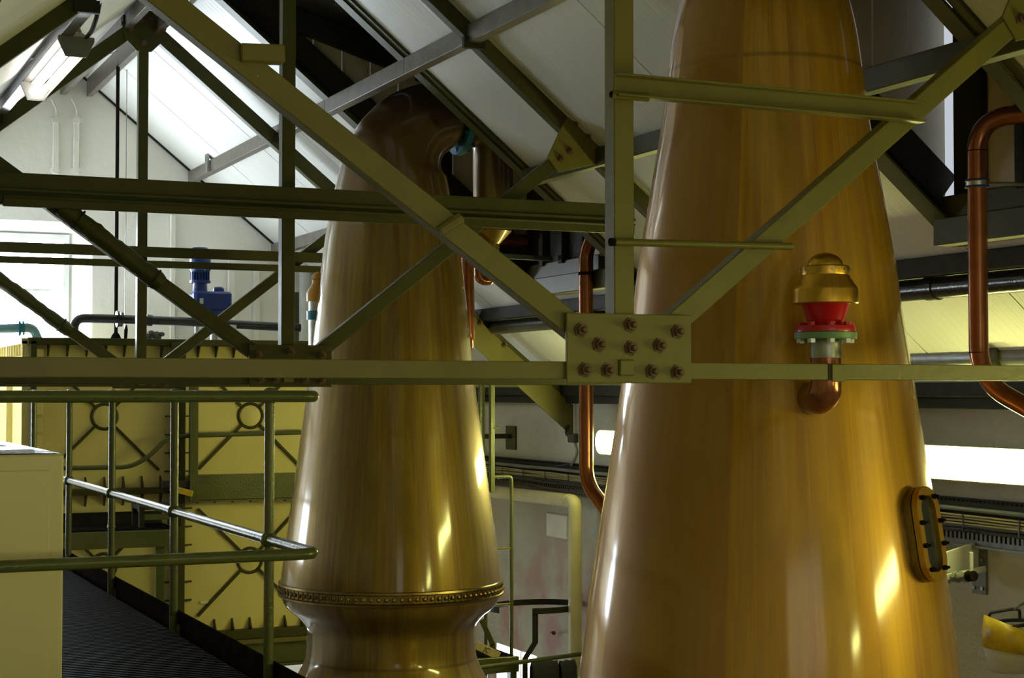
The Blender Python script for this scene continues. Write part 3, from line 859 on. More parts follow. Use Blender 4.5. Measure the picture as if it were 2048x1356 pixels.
co_ = MB().lathe(xv0, [(rv(44), zv(550)), (rv(48), zv(550)), (rv(48.5), zv(547)), (rv(48), zv(534)), (rv(46), zv(532)), (rv(34), zv(532))], 48).build('brass_collar', 'gold', ST1)
for k in range(10):
    a = 2 * math.pi * k / 10
    b = xv0 + V((math.cos(a) * rv(48), math.sin(a) * rv(48), zv(541)))
    MB().cyl(b, b + V((math.cos(a), math.sin(a), 0)) * rv(2.5), rv(2.6), 6).build('screw', 'steel_dull', co_)
MB().lathe(xv0, [(rv(36 * math.cos(t)), zv(533) + rv(28) * math.sin(t)) for t in [math.radians(90) * i / 10 for i in range(10)]] + [(1e-4, zv(533) + rv(28))], 40).build('brass_dome', 'gold', ST1)

# --- oblong sight glass low on the right flank of the near still
th = math.radians(57)
nrm = (vx * math.cos(th) + rt * math.sin(th)).normalized()
zt_, zb_ = zpx(968, YS1) * .97, zpx(1150, YS1) * .97
slope = (r1(zt_) - r1(zb_)) / (zt_ - zb_)
upv = (V((0, 0, 1)) + nrm * slope).normalized()
nn = (nrm - upv * nrm.dot(upv)).normalized(); sv = upv.cross(nn)
zmid = (zt_ + zb_) / 2
base = V((XS, YS1, zmid)) + nrm * (r1(zmid) - .012)
hh = (zt_ - zb_) / 2
def oblong(hw, hh_, off, n=10):
    o = []
    for s, c0 in ((1, hh_ - hw), (-1, -(hh_ - hw))):
        for i in range(n + 1):
            a = math.pi * i / n
            o.append(base + nn * off + sv * (hw * math.cos(a) * s) + upv * (c0 + hw * math.sin(a) * s))
    return o
def oblong_ring(prof):
    """prof: closed loop of (half width, half height, offset)"""
    mb = MB(); loops = [oblong(*p) for p in prof]; n = len(loops[0]); vs = [p for l in loops for p in l]; fs = []
    L = len(loops)
    for i in range(L):
        for k in range(n):
            a, b = i * n + k, i * n + (k + 1) % n; c, d = ((i + 1) % L) * n + (k + 1) % n, ((i + 1) % L) * n + k
            fs.append((a, b, c, d))
    return mb.add(vs, fs)
hw = .083
SG = oblong_ring([(hw * .60, hh - .035, -.06), (hw + .012, hh + .012, -.06), (hw + .012, hh + .012, .004), (hw, hh, .008), (hw, hh, .040), (hw * .60, hh - .035, .040)]).build('sight_glass_body', 'gold_dk', ST1)
oblong_ring([(hw * .60, hh - .035, .044), (hw, hh, .044), (hw, hh, .066), (hw * .62, hh - .033, .066)]).build('sight_glass_ring', 'gold', SG)
mb = MB(); o = oblong(hw * .62, hh - .033, .046); n = len(o)
mb.prism(o, nn * .006).build('pane', 'dkglass', SG)
for i, (sx, sz) in enumerate([(1, .85), (1, .30), (1, -.28), (1, -.82), (-1, .85), (-1, .30), (-1, -.28), (-1, -.82)]):
    zz = sz * (hh - .03); hx = hw * .82 if abs(sz) < .7 else hw * .55
    b = base + nn * .066 + sv * (sx * hx) + upv * (zz * (1.0 if abs(sz) < .7 else 1.09))
    MB().rings([(b, .009, nn), (b + nn * .014, .009, nn), (b + nn * .0141, .0048, nn), (b + nn * .024, .0048, nn)], 6).build('bolt', 'brown_dk', SG)

# second relief valve, on the far flank of the smaller still
D2 = 10.15
s2 = D2 / FPX
xq = U(636, 650, D=D2); xq.z = 0
def z2(py): return (785 - py) * s2
toax = (V((XS, YS2, 0)) - xq).normalized()
vp2 = MB().tube([V((XS, YS2, z2(706))) - toax * .35, xq + V((0, 0, z2(706))), xq + V((0, 0, z2(602)))], 19 * s2, 16, .05).build('valve_pipe', 'steel', ST2)
MB().lathe(xq, [(15 * s2, z2(640)), (23 * s2, z2(640)), (23 * s2, z2(622)), (15 * s2, z2(622))], 20).build('valve_tap', 'teal', vp2)
MB().lathe(xq, [(18 * s2, z2(603)), (23 * s2, z2(603)), (23 * s2, z2(585)), (12 * s2, z2(566)), (12 * s2, z2(560)), (13 * s2, z2(559)), (12 * s2, z2(552)), (6 * s2, z2(545)), (1e-4, z2(543))], 28).build('amber_cap', 'amber', ST2)
# ------------------------------------------------------------------ walkway, railing, cabinet
XR, YR0, ZD = 1.57, 4.99, -1.0
WK = thing('walkway', 'dark steel grating walkway running back behind the cream cabinet', 'walkway', (XR - 1.2, YR0, ZD))
gr = MB(); y = YR0 + .05
while y < 12.0:
    gr.box(-.9, XR - .02, y - .007, y + .007, ZD - .03, ZD); y += .038
for x in (-.5, 0, .5, 1.0, 1.45):
    gr.box(x - .004, x + .004, YR0 + .05, 12.0, ZD - .028, ZD - .004)
stuff(gr.build('grating_bars', 'grate', WK, smooth=False))
MB().box(-.9, XR, YR0 + .05, 12.0, ZD - .10, ZD - .085).build('deck_plate', 'brown_dk', WK, smooth=False)
MB().box(XR + .02, XR + .032, YR0 + .03, 12.05, ZD - .09, ZD + .075).build('kick_plate', 'brown_dk', WK, bevel=.003, smooth=False)
MB().box(-.9, XR + .012, YR0 + .0, YR0 + .014, ZD - .09, ZD + .075).build('kick_plate', 'brown_dk', WK, bevel=.003, smooth=False)
for y in (6.0, 9.2, 11.6):
    MB().box(XR - .12, XR - .04, y - .04, y + .04, ZF, ZD - .1).build('leg', 'green_dk_and_shade', WK, smooth=False)
RL = thing('railing', 'green tubular railing that turns the corner of the walkway, in front of the cream tank', 'railing', (XR, YR0, ZD))
rr = .0185
for z, nm in ((-.012, 'top_rail'), (-.505, 'mid_rail')):
    MB().tube([(XL, YR0, z), (XR, YR0, z), (XR, 11.95, z)], rr, 16, .055, 8).build(nm, 'rail', RL)
for y in (5.53, 6.99, 8.39, 9.69, 11.1):
    ps = MB().cyl((XR, y, ZD - .06), (XR, y, -.012), .0175, 14).build('post', 'rail', RL)
    for z in (-.012, -.505):
        MB().ball((XR, y, z), .030, 14, 8).build('ball_joint', 'rail', ps)
    MB().box(XR + .008, XR + .022, y - .03, y + .03, ZD - .08, ZD + .02).build('post_foot', 'rail', ps, bevel=.002, smooth=False)
MB().cyl((.05, YR0, ZD - .06), (.05, YR0, -.012), .0175, 14).build('post', 'rail', RL)

cx1, cy0, cz1 = .843, 5.30, -.193
CB = thing('cabinet', 'tall cream steel cabinet with a crumpled black sheet on top, behind the railing', 'cabinet', (cx1 - .6, cy0 + .5, ZD))
MB().box(cx1 - 1.2, cx1, cy0, cy0 + 1.05, ZD + .001, cz1).build('body', 'cab', CB, bevel=.006, smooth=False)
q = U(100, 940, Y=cy0)
MB().box(cx1 - 1.12, q.x, cy0 - .007, cy0, ZD + .05, q.z).build('door', 'cab', CB, bevel=.003, smooth=False)
# crumpled black sheet
mb = MB(); nx, ny = 16, 16; rnd = random.Random(3)
hz = [[.004 + rnd.random() * .018 for _ in range(ny + 1)] for _ in range(nx + 1)]
vs = [(cx1 - 1.19 + 1.18 * i / nx, cy0 + .02 + 1.02 * j / ny, cz1 + (hz[i][j] if 0 < i < nx and 0 < j < ny else .003)) for i in range(nx + 1) for j in range(ny + 1)]
fs = [(i * (ny + 1) + j, (i + 1) * (ny + 1) + j, (i + 1) * (ny + 1) + j + 1, i * (ny + 1) + j + 1) for i in range(nx) for j in range(ny)]
o = mb.add(vs, fs).build('plastic_sheet', 'foil', None, org=(cx1 - .6, cy0 + .5, cz1))
tag(o, 'crumpled shiny black sheet lying on the cream cabinet', 'sheet')

# ------------------------------------------------------------------ cream sectional tank
TX, TZ, PW, YT = [1.700, 2.800, 3.900], [.373, -.727, -1.828], 1.1, 12.3
TK = thing('tank', 'big cream sectional tank of square ribbed panels, under the far window', 'tank', (2.8, 13.1, -1.83))
YTB = 14.0
MB().box(TX[0] + .03, TX[2] - .02, YT + .05, YTB, TZ[2], TZ[0] - .02).build('tank_body', 'cream', TK, smooth=False)
for i in range(2):
    for j in range(2):
        x0, x1, z1, z0 = TX[i], TX[i + 1], TZ[j], TZ[j + 1]
        cx, cz = (x0 + x1) / 2, (z0 + z1) / 2
        pn = MB().box(x0 + .025, x1 - .025, YT + .03, YT + .05, z0 + .02, z1 - .02).build('panel', 'cream', TK, bevel=.004, smooth=False)
        MB().torus((cx, YT + .028, cz), .092, .013, (0, 1, 0), 32, 8).build('boss_ring', 'green_dk_and_shade', pn)
        MB().lathe((cx, YT + .03, cz), [(.088, .0), (.075, .006), (1e-4, .008)], 28, (0, -1, 0)).build('boss', 'cream', pn)
        for sx in (1, -1):
            for sz in (1, -1):
                MB().bar((cx + .072 * sx, YT + .022, cz + .072 * sz), (cx + .40 * sx, YT + .022, cz + .40 * sz), .020, .03, (0, 1, 0)).build('diagonal_rib', 'green_dk_and_shade', pn, bevel=.002, smooth=False)
# flanges between panels
fmat = 'green_dk_and_shade'
for z, h in ((TZ[0], .05), (TZ[1], .045), (TZ[2], .07)):
    MB().box(TX[0] - .01, TX[2] + .01, YT - .04, YT + .05, z - h / 2, z + h / 2).build('flange', fmat, TK, bevel=.003, smooth=False)
for x in (TX[0] + .03, TX[1], TX[2]):
    MB().box(x - .022, x + .022, YT - .04, YT + .045, TZ[2], TZ[0]).build('flange', fmat, TK, bevel=.003, smooth=False)
# webs: one rib mesh, many places
RIB = MB().prism([(-.006, -.045, 0), (-.006, .045, 0), (-.006, .045, -.085), (-.006, .02, -.085)], (.012, 0, 0)).build('rib', 'green_dk_and_shade', TK, org=(0, 0, 0), smooth=False)
first = True
def rib(p, rot=(0, 0, 0)):
    global first
    if first:
        first = False; RIB.location = V(p) - root_loc(TK); RIB.rotation_euler = rot
    else:
        put(RIB, 'rib', TK, p, rot)
for i in range(2):
    for k in range(7):
        x = TX[i] + .14 + .137 * k
        rib((x, YT + .005, TZ[0] - .024))
        rib((x, YT + .005, TZ[1] - .022)); rib((x, YT + .005, TZ[1] + .022), (0, math.pi, 0))
        rib((x, YT + .005, TZ[2] + .035), (0, math.pi, 0))
for j in range(2):
    for k in range(7):
        z = TZ[j] - .14 - .137 * k
        rib((TX[1] - .02, YT + .005, z), (0, math.pi / 2, 0)); rib((TX[1] + .02, YT + .005, z), (0, -math.pi / 2, 0))
# the near-left corner and the side face
for k in range(2):
    y0, y1 = YT + .02 + .85 * k, YT + .85 * (k + 1)
    for j in range(2):
        MB().box(TX[0], TX[0] + .02, y0 + .02, y1, TZ[j + 1] + .02, TZ[j] - .02).build('panel', 'cream', TK, bevel=.004, smooth=False)
    MB().box(TX[0] - .045, TX[0] + .03, y0 - .02, y0 + .01, TZ[2], TZ[0]).build('flange', 'cream', TK, smooth=False)
for z in TZ:
    MB().box(TX[0] - .05, TX[0] + .03, YT, YTB, z - .02, z + .02).build('flange', 'cream', TK, smooth=False)
for k in range(11):
    for z, dz in ((TZ[0], -1), (TZ[1], 1), (TZ[1], -1)):
        MB().box(TX[0] - .04, TX[0] + .01, YT + .1 + .14 * k, YT + .112 + .14 * k, z + min(0, dz * .10), z + max(0, dz * .10)).build('rib', 'cream', TK, smooth=False)
for k in range(8):
    MB().box(TX[0] + .05, TX[0] + .10, YT - .03, YT - .018, TZ[0] - .16 - .125 * k, TZ[0] - .06 - .125 * k).build('corner_plate', 'cream', TK, bevel=.004, smooth=False)
# label plate
p = U(408, 1204, Y=YT + .028)
MB().box(p.x - .03, p.x + .03, YT + .018, YT + .03, p.z - .010, p.z + .010).build('label_plate', 'white', TK, smooth=False)
# lid
MB().box(TX[0] + .12, TX[2] - .1, YT + .18, YTB - .05, TZ[0] - .02, TZ[0] + .03).build('lid', 'greywhite', TK, smooth=False)
# girder across the right half of the tank and the upright beside it
G1 = thing('steel_girder', 'deep dark green girder across the right half of the cream tank', 'girder', (3.3, YT - .1, -.7))
a, b = U(384, 950, Y=YT - .12), U(384, 1001, Y=YT - .12)
MB().box(a.x, 3.95, YT - .13, YT - .05, b.z, a.z).build('web', 'rail', G1, bevel=.004, smooth=False)
MB().box(a.x, 3.95, YT - .16, YT - .05, b.z - .01, b.z).build('flange', 'rail', G1, smooth=False)
a, b = U(380, 758, Y=YT - .16), U(394, 1004, Y=YT - .16)
o = MB().box(a.x, b.x, YT - .19, YT - .13, b.z, a.z).build('steel_upright', 'rail', None, org=(a.x, YT - .16, b.z), bevel=.003, smooth=False)
tag(o, 'dark green steel upright standing against the tank, left end of the deep girder', 'upright')
a, b = U(343, 770, Y=YT - .06), U(368, 1245, Y=YT - .06)
MB().box(a.x - .0, b.x, YT - .075, YT - .045, TZ[2], TZ[0]).build('joint_cover', 'green_dk_and_shade', TK, bevel=.003, smooth=False)
# beam that carries the tank
TB = thing('support_beam', 'dark green beam carrying the cream tank at its foot', 'beam', (2.8, YT + .1, -1.95))
MB().box(1.6, 4.0, YT - .02, YT + .06, -2.06, -1.87).build('web', 'rail', TB, bevel=.004, smooth=False)
MB().box(1.6, 4.0, YT - .06, YT + .1, -1.90, -1.866).build('flange', 'green', TB, bevel=.003, smooth=False)
MB().box(1.6, 4.0, YT - .06, YT + .1, -2.08, -2.06).build('flange', 'rail', TB, bevel=.003, smooth=False)
for x in (1.75, 2.75, 3.85):
    MB().box(x - .06, x + .06, YT, YT + .12, ZF, -2.08).build('leg', 'rail', TB, smooth=False)
# landing beside the walkway against the tank
LD = thing('landing', 'small green steel landing against the lower left of the tank', 'landing', (2.2, 11.8, -1.0))
a, b = U(128, 1066, Y=11.7), U(352, 1092, Y=11.7)
MB().box(a.x - .3, b.x, 11.68, 11.72, b.z, a.z).build('edge_beam', 'rail', LD, bevel=.004, smooth=False)
MB().box(a.x - .3, b.x, 11.72, 12.2, a.z - .03, a.z + .012).build('deck', 'brown_dk', LD, smooth=False)
MB().box(a.x - .3, b.x, 12.17, 12.2, a.z, a.z + .10).build('back_board', 'timber_dk', LD, smooth=False)
for x in (a.x - .2, b.x - .1):
    MB().box(x - .03, x + .03, 11.75, 11.81, ZF, a.z - .03).build('leg', 'rail', LD, smooth=False)
zt = a.z + .012
p = U(316, 1012, Y=11.86)
SB = thing('step_stool', 'dark wooden step stool standing on the green landing', 'stool', (p.x, 11.9, zt))
MB().box(p.x - .15, p.x + .15, 11.78, 12.06, p.z - .02, p.z + .012).build('seat', 'timber_dk', SB, bevel=.004, smooth=False)
for sx in (-.13, .13):
    for y in (11.8, 12.04):
        MB().box(p.x + sx - .018, p.x + sx + .018, y - .018, y + .018, zt, p.z - .02).build('leg', 'timber_dk', SB, smooth=False)
MB().box(p.x - .13, p.x + .13, 11.79, 11.81, (p.z + zt) / 2 - .02, (p.z + zt) / 2 + .02).build('rail', 'rail', SB, smooth=False)
p = U(222, 1056, Y=11.84)
o = MB().bar(p + V((-.02, 0, .018)), p + V((.035, .05, -.0)), .028, .02, (0, 1, 0)).build('yellow_offcut', 'yellow', None, org=p + V((0, 0, -.01)), bevel=.003)
tag(o, 'small yellow offcut lying on the green landing', 'offcut')
p = U(360, 980, Y=12.08)
o = MB().bar(p + V((-.07, 0, .015)), p + V((.09, 0, -.03)), .045, .05, (0, 1, 0)).build('yellow_clamp', 'yellow', None, org=p, bevel=.004)
tag(o, 'yellow clamp fixed to the tank beside the end of the girder', 'clamp')
o = MB().box(p.x - .12, p.x + .10, 12.14, 12.2, p.z + .01, p.z + .065).build('black_terminal_box', 'black', None, org=p, bevel=.004)
tag(o, 'flat black box on the tank just above the yellow clamp', 'box')
# green pipe snaking over the tank
yp = YT - .10
o = MB().tube([U(x, y, Y=yp) for x, y in ((40, 938), (262, 934), (300, 912), (330, 880), (362, 872), (640, 864))], .017, 12, .12, 8).build('tank_pipe', 'rail', None, org=U(262, 934, Y=yp))
tag(o, 'dark green pipe stepping up in an S across the front of the tank', 'pipe')

# ------------------------------------------------------------------ on and behind the tank
def tube_thing(name, label, cat, pts, r, mat, bendr=.08, extra=(), n=16, group=None):
    t = thing(name, label, cat, pts[0], group)
    MB().tube(pts, r, n, bendr, 8).build('tube', mat, t)
    for (a, b, rr_, m2, nm) in extra:
        MB().cyl(a, b, rr_, 18).build(nm, m2, t)
    return t
yq = 12.75
ztop = TZ[0] + .03
def on(px, py, Y=yq): return U(px, py, Y=Y)
a = on(148, 686); a.z = ztop - .01
pts = [a, V((a.x, yq, on(150, 636).z)), on(232, 638), on(345, 642), on(600, 656)]
d1 = (pts[3] - pts[2]).normalized()
PP = tube_thing('feed_pipe', 'dark feed pipe with flanges bending down into the top of the tank', 'pipe', pts, .034, 'pipe_dk', .13,
                [(on(233, 638), on(238, 638), .062, 'pipe_dk', 'flange'), (on(240, 638.5), on(245, 639), .056, 'pipe_dk', 'flange'), (on(292, 640), on(304, 641), .045, 'pipe_dk', 'coupling')])
b = on(455, 657); c = on(470, 658)
MB().cyl(b, c, .045, 18).build('coupling', 'greywhite', PP)
# pale blue pipe at the left edge
yq2 = 12.6
pts = [on(-140, 662, yq2), on(66, 655, yq2), V((on(76, 690, yq2).x, yq2, ztop - .01))]
tube_thing('pale_blue_pipe', 'pale blue flanged pipe bending down at the left end of the tank top', 'pipe', pts, .034, paint('pale_blue_enamel', (.22, .42, .52), (.18, .36, .46), .35), .10,
           [(on(36, 657, yq2), on(41, 657, yq2), .055, 'teal', 'flange'), (on(44, 656.6, yq2), on(48, 656.5, yq2), .055, 'teal', 'flange')])
# gear motor
ym = 13.0
sm_ = 1 / (FPX / (on(400, 600, ym).x * math.sin(PSI) + ym * math.cos(PSI)))
base = on(400, 560, ym); ax = V((base.x, ym, 0))
def zm_(py): return (785 - py) * sm_
GM = thing('gear_motor', 'deep blue upright gear motor standing on the tank', 'motor', (ax.x, ym, ztop))
MB().lathe(ax, [(18 * sm_, zm_(545)), (21 * sm_, zm_(540)), (21 * sm_, zm_(516)), (16 * sm_, zm_(515)), (16 * sm_, zm_(511)), (20 * sm_, zm_(510)), (20 * sm_, zm_(502)), (15 * sm_, zm_(495)), (1e-4, zm_(494))], 24).build('fan_cowl', 'blue', GM)
mb = MB(); mb.lathe(ax, [(15 * sm_, zm_(566)), (15 * sm_, zm_(540))], 20)
for k in range(20):
    a = 2 * math.pi * k / 20; e = V((math.cos(a), math.sin(a), 0))
    mb.bar(ax + e * 16.5 * sm_ + V((0, 0, zm_(562))), ax + e * 16.5 * sm_ + V((0, 0, zm_(542))), 1.5 * sm_, 5 * sm_, e)
mb.build('finned_housing', 'blue', GM)
MB().lathe(ax, [(15 * sm_, zm_(567)), (21 * sm_, zm_(566)), (21 * sm_, zm_(561)), (15 * sm_, zm_(560))], 24).build('motor_flange', 'blue', GM)
MB().lathe(ax, [(19 * sm_, zm_(590)), (15 * sm_, zm_(584)), (13.5 * sm_, zm_(566))], 24).build('neck', 'blue', GM)
g0, g1 = on(383, 583, ym), on(458, 622, ym)
gb = MB().box(g0.x, g1.x, ym - .10, ym + .10, g1.z, g0.z).build('gearbox', 'blue', GM, bevel=.018)
k0 = on(437, 580, ym)
MB().lathe((k0.x, ym, 0), [(12 * sm_, zm_(584)), (11 * sm_, zm_(576)), (8 * sm_, zm_(573)), (1e-4, zm_(572))], 16).build('filler_cap', 'blue', GM)
p = on(403, 602, ym - .101)
MB().box(p.x - .014, p.x + .014, ym - .106, ym - .10, p.z - .022, p.z + .022).build('name_plate', 'greywhite', gb, smooth=False)
k1_ = on(428, 622, ym)
MB().lathe((k1_.x, ym, 0), [(20 * sm_, zm_(655)), (16 * sm_, zm_(640)), (24 * sm_, zm_(622))], 20).build('drive_shaft_housing', 'blue', GM)
MB().cyl((k1_.x, ym, ztop), (k1_.x, ym, zm_(650)), .03, 14).build('shaft', 'steel', GM)
MB().cyl((g0.x + .03, ym - .06, ztop), (g0.x + .03, ym - .06, g1.z), .018, 10).build('leg', 'steel', GM)
# rod, wire
yr = 12.9
p, q = on(236, 132, yr), on(231, 676, yr)
RD = thing('hanging_rod', 'long thin dark tube hung on a cord from the ridge, down to the tank top', 'rod', (q.x, yr, q.z))
MB().cyl(p, V((p.x, yr, q.z)), .014, 12).build('tube', 'brown_dk', RD)
MB().tube([p, p + V((.005, 0, .12)), V((XK, yr, ZR - .13))], .004, 6).build('cord', 'black', RD)
MB().lathe((p.x, yr, 0), [(.05, ztop - .005), (.03, ztop + .04), (.016, ztop + .06)], 14).build('foot', 'brown_dk', RD)
p = on(250, 640, 13.2)
o = MB().tube([V((p.x, 13.2, ztop)), V((p.x, 13.2, 2.58))], .0035, 6).build('taut_wire', 'steel_dull', None, org=(p.x, 13.2, ztop))
tag(o, 'thin taut wire from the ridge to the tank, right of the hanging rod', 'wire')
p = on(251, 660, 12.8)
o = MB().rings([((p.x, 12.8, ztop - .01), .012, (0, 0, 1)), ((p.x + .004, 12.8, ztop + .08), .014, (0, 0, 1)), ((p.x + .01, 12.8, ztop + .12), .003, (0, 0, 1))], 8).build('dark_spike', 'brown_dk', None, org=(p.x, 12.8, ztop))
tag(o, 'short dark spike standing on the tank top beside the hanging rod', 'spike')
# crumpled rag on the tank
mb = MB(); rnd = random.Random(5); p = on(312, 672, 12.7)
for k in range(9):
    mb.ball((p.x - .06 + .12 * rnd.random(), 12.7 + .06 * rnd.random(), ztop + .015 + .035 * rnd.random()), .022 + .012 * rnd.random(), 8, 5, .8)
o = mb.build('crumpled_rag', 'timber_br', None, org=(p.x, 12.72, ztop))
tag(o, 'crumpled brown rag lying on the tank top', 'rag')
# pipes on the gable: pale conduits
def conduit(px, y0, y1, wpx, label, mat='whitewash', Y=YF - .02, name='conduit', box=True, grp=None):
    a, b = U(px, y0, Y=Y), U(px, y1, Y=Y); h = wpx / 2 * (a.x * math.sin(PSI) + Y * math.cos(PSI)) / FPX * 1.05
    t = thing(name, label, 'conduit', (a.x, Y, b.z), grp)
    if box: MB().box(a.x - h, a.x + h, Y - .02, Y + .018, b.z, a.z).build('casing', mat, t, bevel=.004, smooth=False)
    else: MB().cyl((a.x, Y - h, b.z), (a.x, Y - h, a.z), h, 16).build('casing', mat, t)
    return t, a, b, h
for px, lab in ((112, 'pale conduit under the ridge on the far gable, left one of the pair'), (153, 'pale conduit under the ridge on the far gable, right one of the pair')):
    t, a, b, h = conduit(px, 232, 348, 11, lab, grp='conduits under the ridge')
    MB().tube([V((a.x, YF - .03, a.z - .01)), V((a.x, YF - .03, a.z + .06)), V((a.x - .04, YF - .03, a.z + .14))], .008, 10, .03).build('cable', 'whitewash', t)
    for zz in (a.z - .04, b.z + .03):
        MB().box(a.x - h * 1.5, a.x + h * 1.5, YF - .046, YF - .002, zz - .018, zz + .018).build('clip', 'whitewash', t, smooth=False)
conduit(346, 430, 690, 9, 'pale conduit on the far gable left of the gear motor')
conduit(463, 522, 690, 13, 'pale upright channel on the far gable just right of the gear motor', 'whitewash', YF - .05)
conduit(513, 540, 690, 12, 'pale conduit with a rusty foot on the far gable')
conduit(609, 528, 700, 27, 'thick grey round duct by the far gable, beside the small still', 'greywhite', YF - .1, 'duct', False)
p, q = U(588, 584, Y=13.3), U(598, 690, Y=13.3)
o = MB().box(p.x - .05, q.x, 13.3, 13.4, ztop - .0, p.z).build('control_box', 'black', None, org=(p.x, 13.3, ztop), bevel=.004, smooth=False)
tag(o, 'tall narrow black box standing on the tank in front of the grey duct', 'box')
# ------------------------------------------------------------------ lamps
def tube_lamp(y0, y1, label):
    x, z = 1.45, 1.83
    t = thing('fluorescent_lamp', label, 'lamp', (x, (y0 + y1) / 2, z))
    MB().box(x - .035, x + .035, y0, y1, z + .035, z + .075).build('spine', 'white', t, bevel=.004, smooth=False)
    # trough of an amber plastic diffuser, the tube inside
    L = [(-.085, .035), (-.075, .0), (-.045, -.05)]
    for s in (-1,):
        a = [V((x + s * p[0], y0 + .012, z + p[1])) for p in L]
        mb = MB()
        for p0, p1 in zip(a, a[1:]):
            mb.prism([p0, p1, p1 + V((0, y1 - y0 - .024, 0)), p0 + V((0, y1 - y0 - .024, 0))], V((s * .004, 0, -.002)))
        mb.build('reflector', 'reflector', t, smooth=False)
    for dx in (-.028, .03):
        MB().cyl((x + dx, y0 + .015, z - .012), (x + dx, y1 - .015, z - .012), .0185, 14).build('tube', 'tube', t)
    for y, e in ((y0, -1), (y1, 1)):
        MB().prism([(x + p, y, z + q) for p, q in ((-.095, .05), (.095, .05), (.095, .025), (.055, -.06), (-.055, -.06), (-.095, .025))], (0, .014 * e, 0)).build('end_cap', 'grey', t, bevel=.003, smooth=False)
    for y in (y0 + .2, y1 - .2):
        MB().tube([(x, y, z + .07), (x - .05, y, roofz(1.40) - .10)], .004, 6).build('hanger', 'black', t)
    return t


tube_lamp(8.85, 10.25, 'glowing white fluorescent lamp hung under the left roof slope')


def cable_thing(name, label, pts, r, mat='black', b=.08, n=10, cat='cable'):
    o = MB().tube(pts, r, n, b, 6).build(name, mat, None, org=pts[0])
    return tag(o, label, cat)


cable_thing('lamp_cable', 'black cable hanging in a loop above the near end of the lamp', [U(204, -30, X=1.5), U(196, 26, X=1.5), U(184, 62, X=1.5), U(172, 76, X=1.5), U(160, 68, X=1.5), U(153, 48, X=1.5), U(148, 38, X=1.5)], .012, b=.06)
cable_thing('lamp_cable', 'black cable curving round the left side of the lamp to its far end', [U(50, 96, X=1.38), U(66, 106, X=1.38), U(92, 112, X=1.40), U(60, 116, X=1.36), U(38, 140, X=1.36), U(34, 160, X=1.38), U(38, 180, X=1.42)], .011, b=.1)


def wall_lamp(y1, label):
    y0 = y1 - 1.5
    x, z = XW - .10, -.365
    t = thing('wall_lamp', label, 'lamp', (XW, (y0 + y1) / 2, z))
    # base and diffuser with rounded ends
    pts = []
    for i in range(9):
        a = math.pi * i / 8; pts.append((y1 - .07 + .07 * math.sin(a), z + .082 * math.cos(a)))
    for i in range(9):
        a = math.pi * i / 8; pts.append((y0 + .07 - .07 * math.sin(a), z - .082 * math.cos(a)))
    MB().prism([(x - .02, a, b) for a, b in pts], (.012, 0, 0)).build('diffuser', 'diffuser', t)
    cy_, cz_ = (y0 + y1) / 2, z
    MB().prism([(x - .016, cy_ + (a - cy_) * 1.006, cz_ + (b - cz_) * 1.07) for a, b in pts], (.115, 0, 0)).build('base', 'greywhite', t)
    for y in (y0 + .12, y1 - .12, (y0 + y1) / 2):
        for s in (1, -1):
            MB().box(x + .0, x + .06, y - .015, y + .015, z + .083 * s - .006, z + .083 * s + .006).build('clip', 'steel_dull', t, smooth=False)
    return t


wall_lamp(10.91, 'glowing wall lamp between the two stills, beside the bent copper pipe')
wall_lamp(7.30, 'long glowing wall lamp on the right wall above the cable tray')
wall_lamp(3.55, 'glowing wall lamp on the right wall nearest the camera')
wall_lamp(-.20, 'glowing wall lamp on the right wall behind the camera')

# ------------------------------------------------------------------ right wall: pipes, tray, bracket
xp = 5.05
def along(name, label, px, py, X, r, mat, cat='pipe', y0=YN + .01, y1=YF, joints=()):
    p = U(px, py, X=X)
    t = thing(name, label, cat, (X, p.y, p.z))
    MB().cyl((X, y0, p.z), (X, y1, p.z), r, 20).build('tube', mat, t)
    for y, dr, w_ in joints:
        MB().cyl((X, y - w_, p.z), (X, y + w_, p.z), r + dr, 20).build('coupling', mat, t)
    return t, p.z


along('black_pipe', 'black painted pipe running under the lowest purlin along the right roof slope', 1950, 569, 5.02, .052, 'pipe_dk', joints=((9.9, .008, .05), (6.3, .006, .04)))
t, zz = along('insulated_pipe', 'silver clad pipe running level along the head of the right wall', 1900, 716, 5.53, .048, 'clad', joints=((7.2, .002, .004),))
py = U(2000, 712, X=5.53).y
MB().cyl((5.53, py - .9, zz), (5.53, py - .02, zz), .062, 20).build('sleeve', 'grey', t)
MB().cyl((5.53, py - .06, zz), (5.53, py + .03, zz), .082, 20).build('collar', 'green_dk_and_shade', t)
# cable tray with its cables
ztr0, ztr1 = -.785, -.545
CT = thing('cable_tray', 'perforated grey steel cable tray fixed along the right wall', 'cable tray', (XW, 8, ztr0))
MB().box(XW - .035, XW - .022, 1.0, YF - .01, ztr0 + .0, ztr0 + .095).build('lower_tray', 'tray', CT, smooth=False)
MB().box(XW - .06, XW - .035, 1.0, YF - .01, ztr0 - .012, ztr0).build('lip', 'cable_g', CT, smooth=False)
MB().box(XW - .022, XW - .01, 1.0, YF - .01, ztr0 + .095, ztr1 - .045).build('back_plate', 'timber_dk', CT, smooth=False)
MB().box(XW - .05, XW - .036, 1.0, YF - .01, ztr1 - .05, ztr1).build('upper_tray', 'timber_dk', CT, smooth=False)
sl = MB()
y = 3.8
while y < 13.5:
    sl.box(XW - .037, XW - .034, y, y + .012, ztr0 + .025, ztr0 + .065)
    sl.box(XW - .053, XW - .049, y, y + .016, ztr1 - .02, ztr1 - .008)
    y += .034
stuff(sl.build('slots', 'brown_dk', CT, smooth=False))
rnd = random.Random(11)
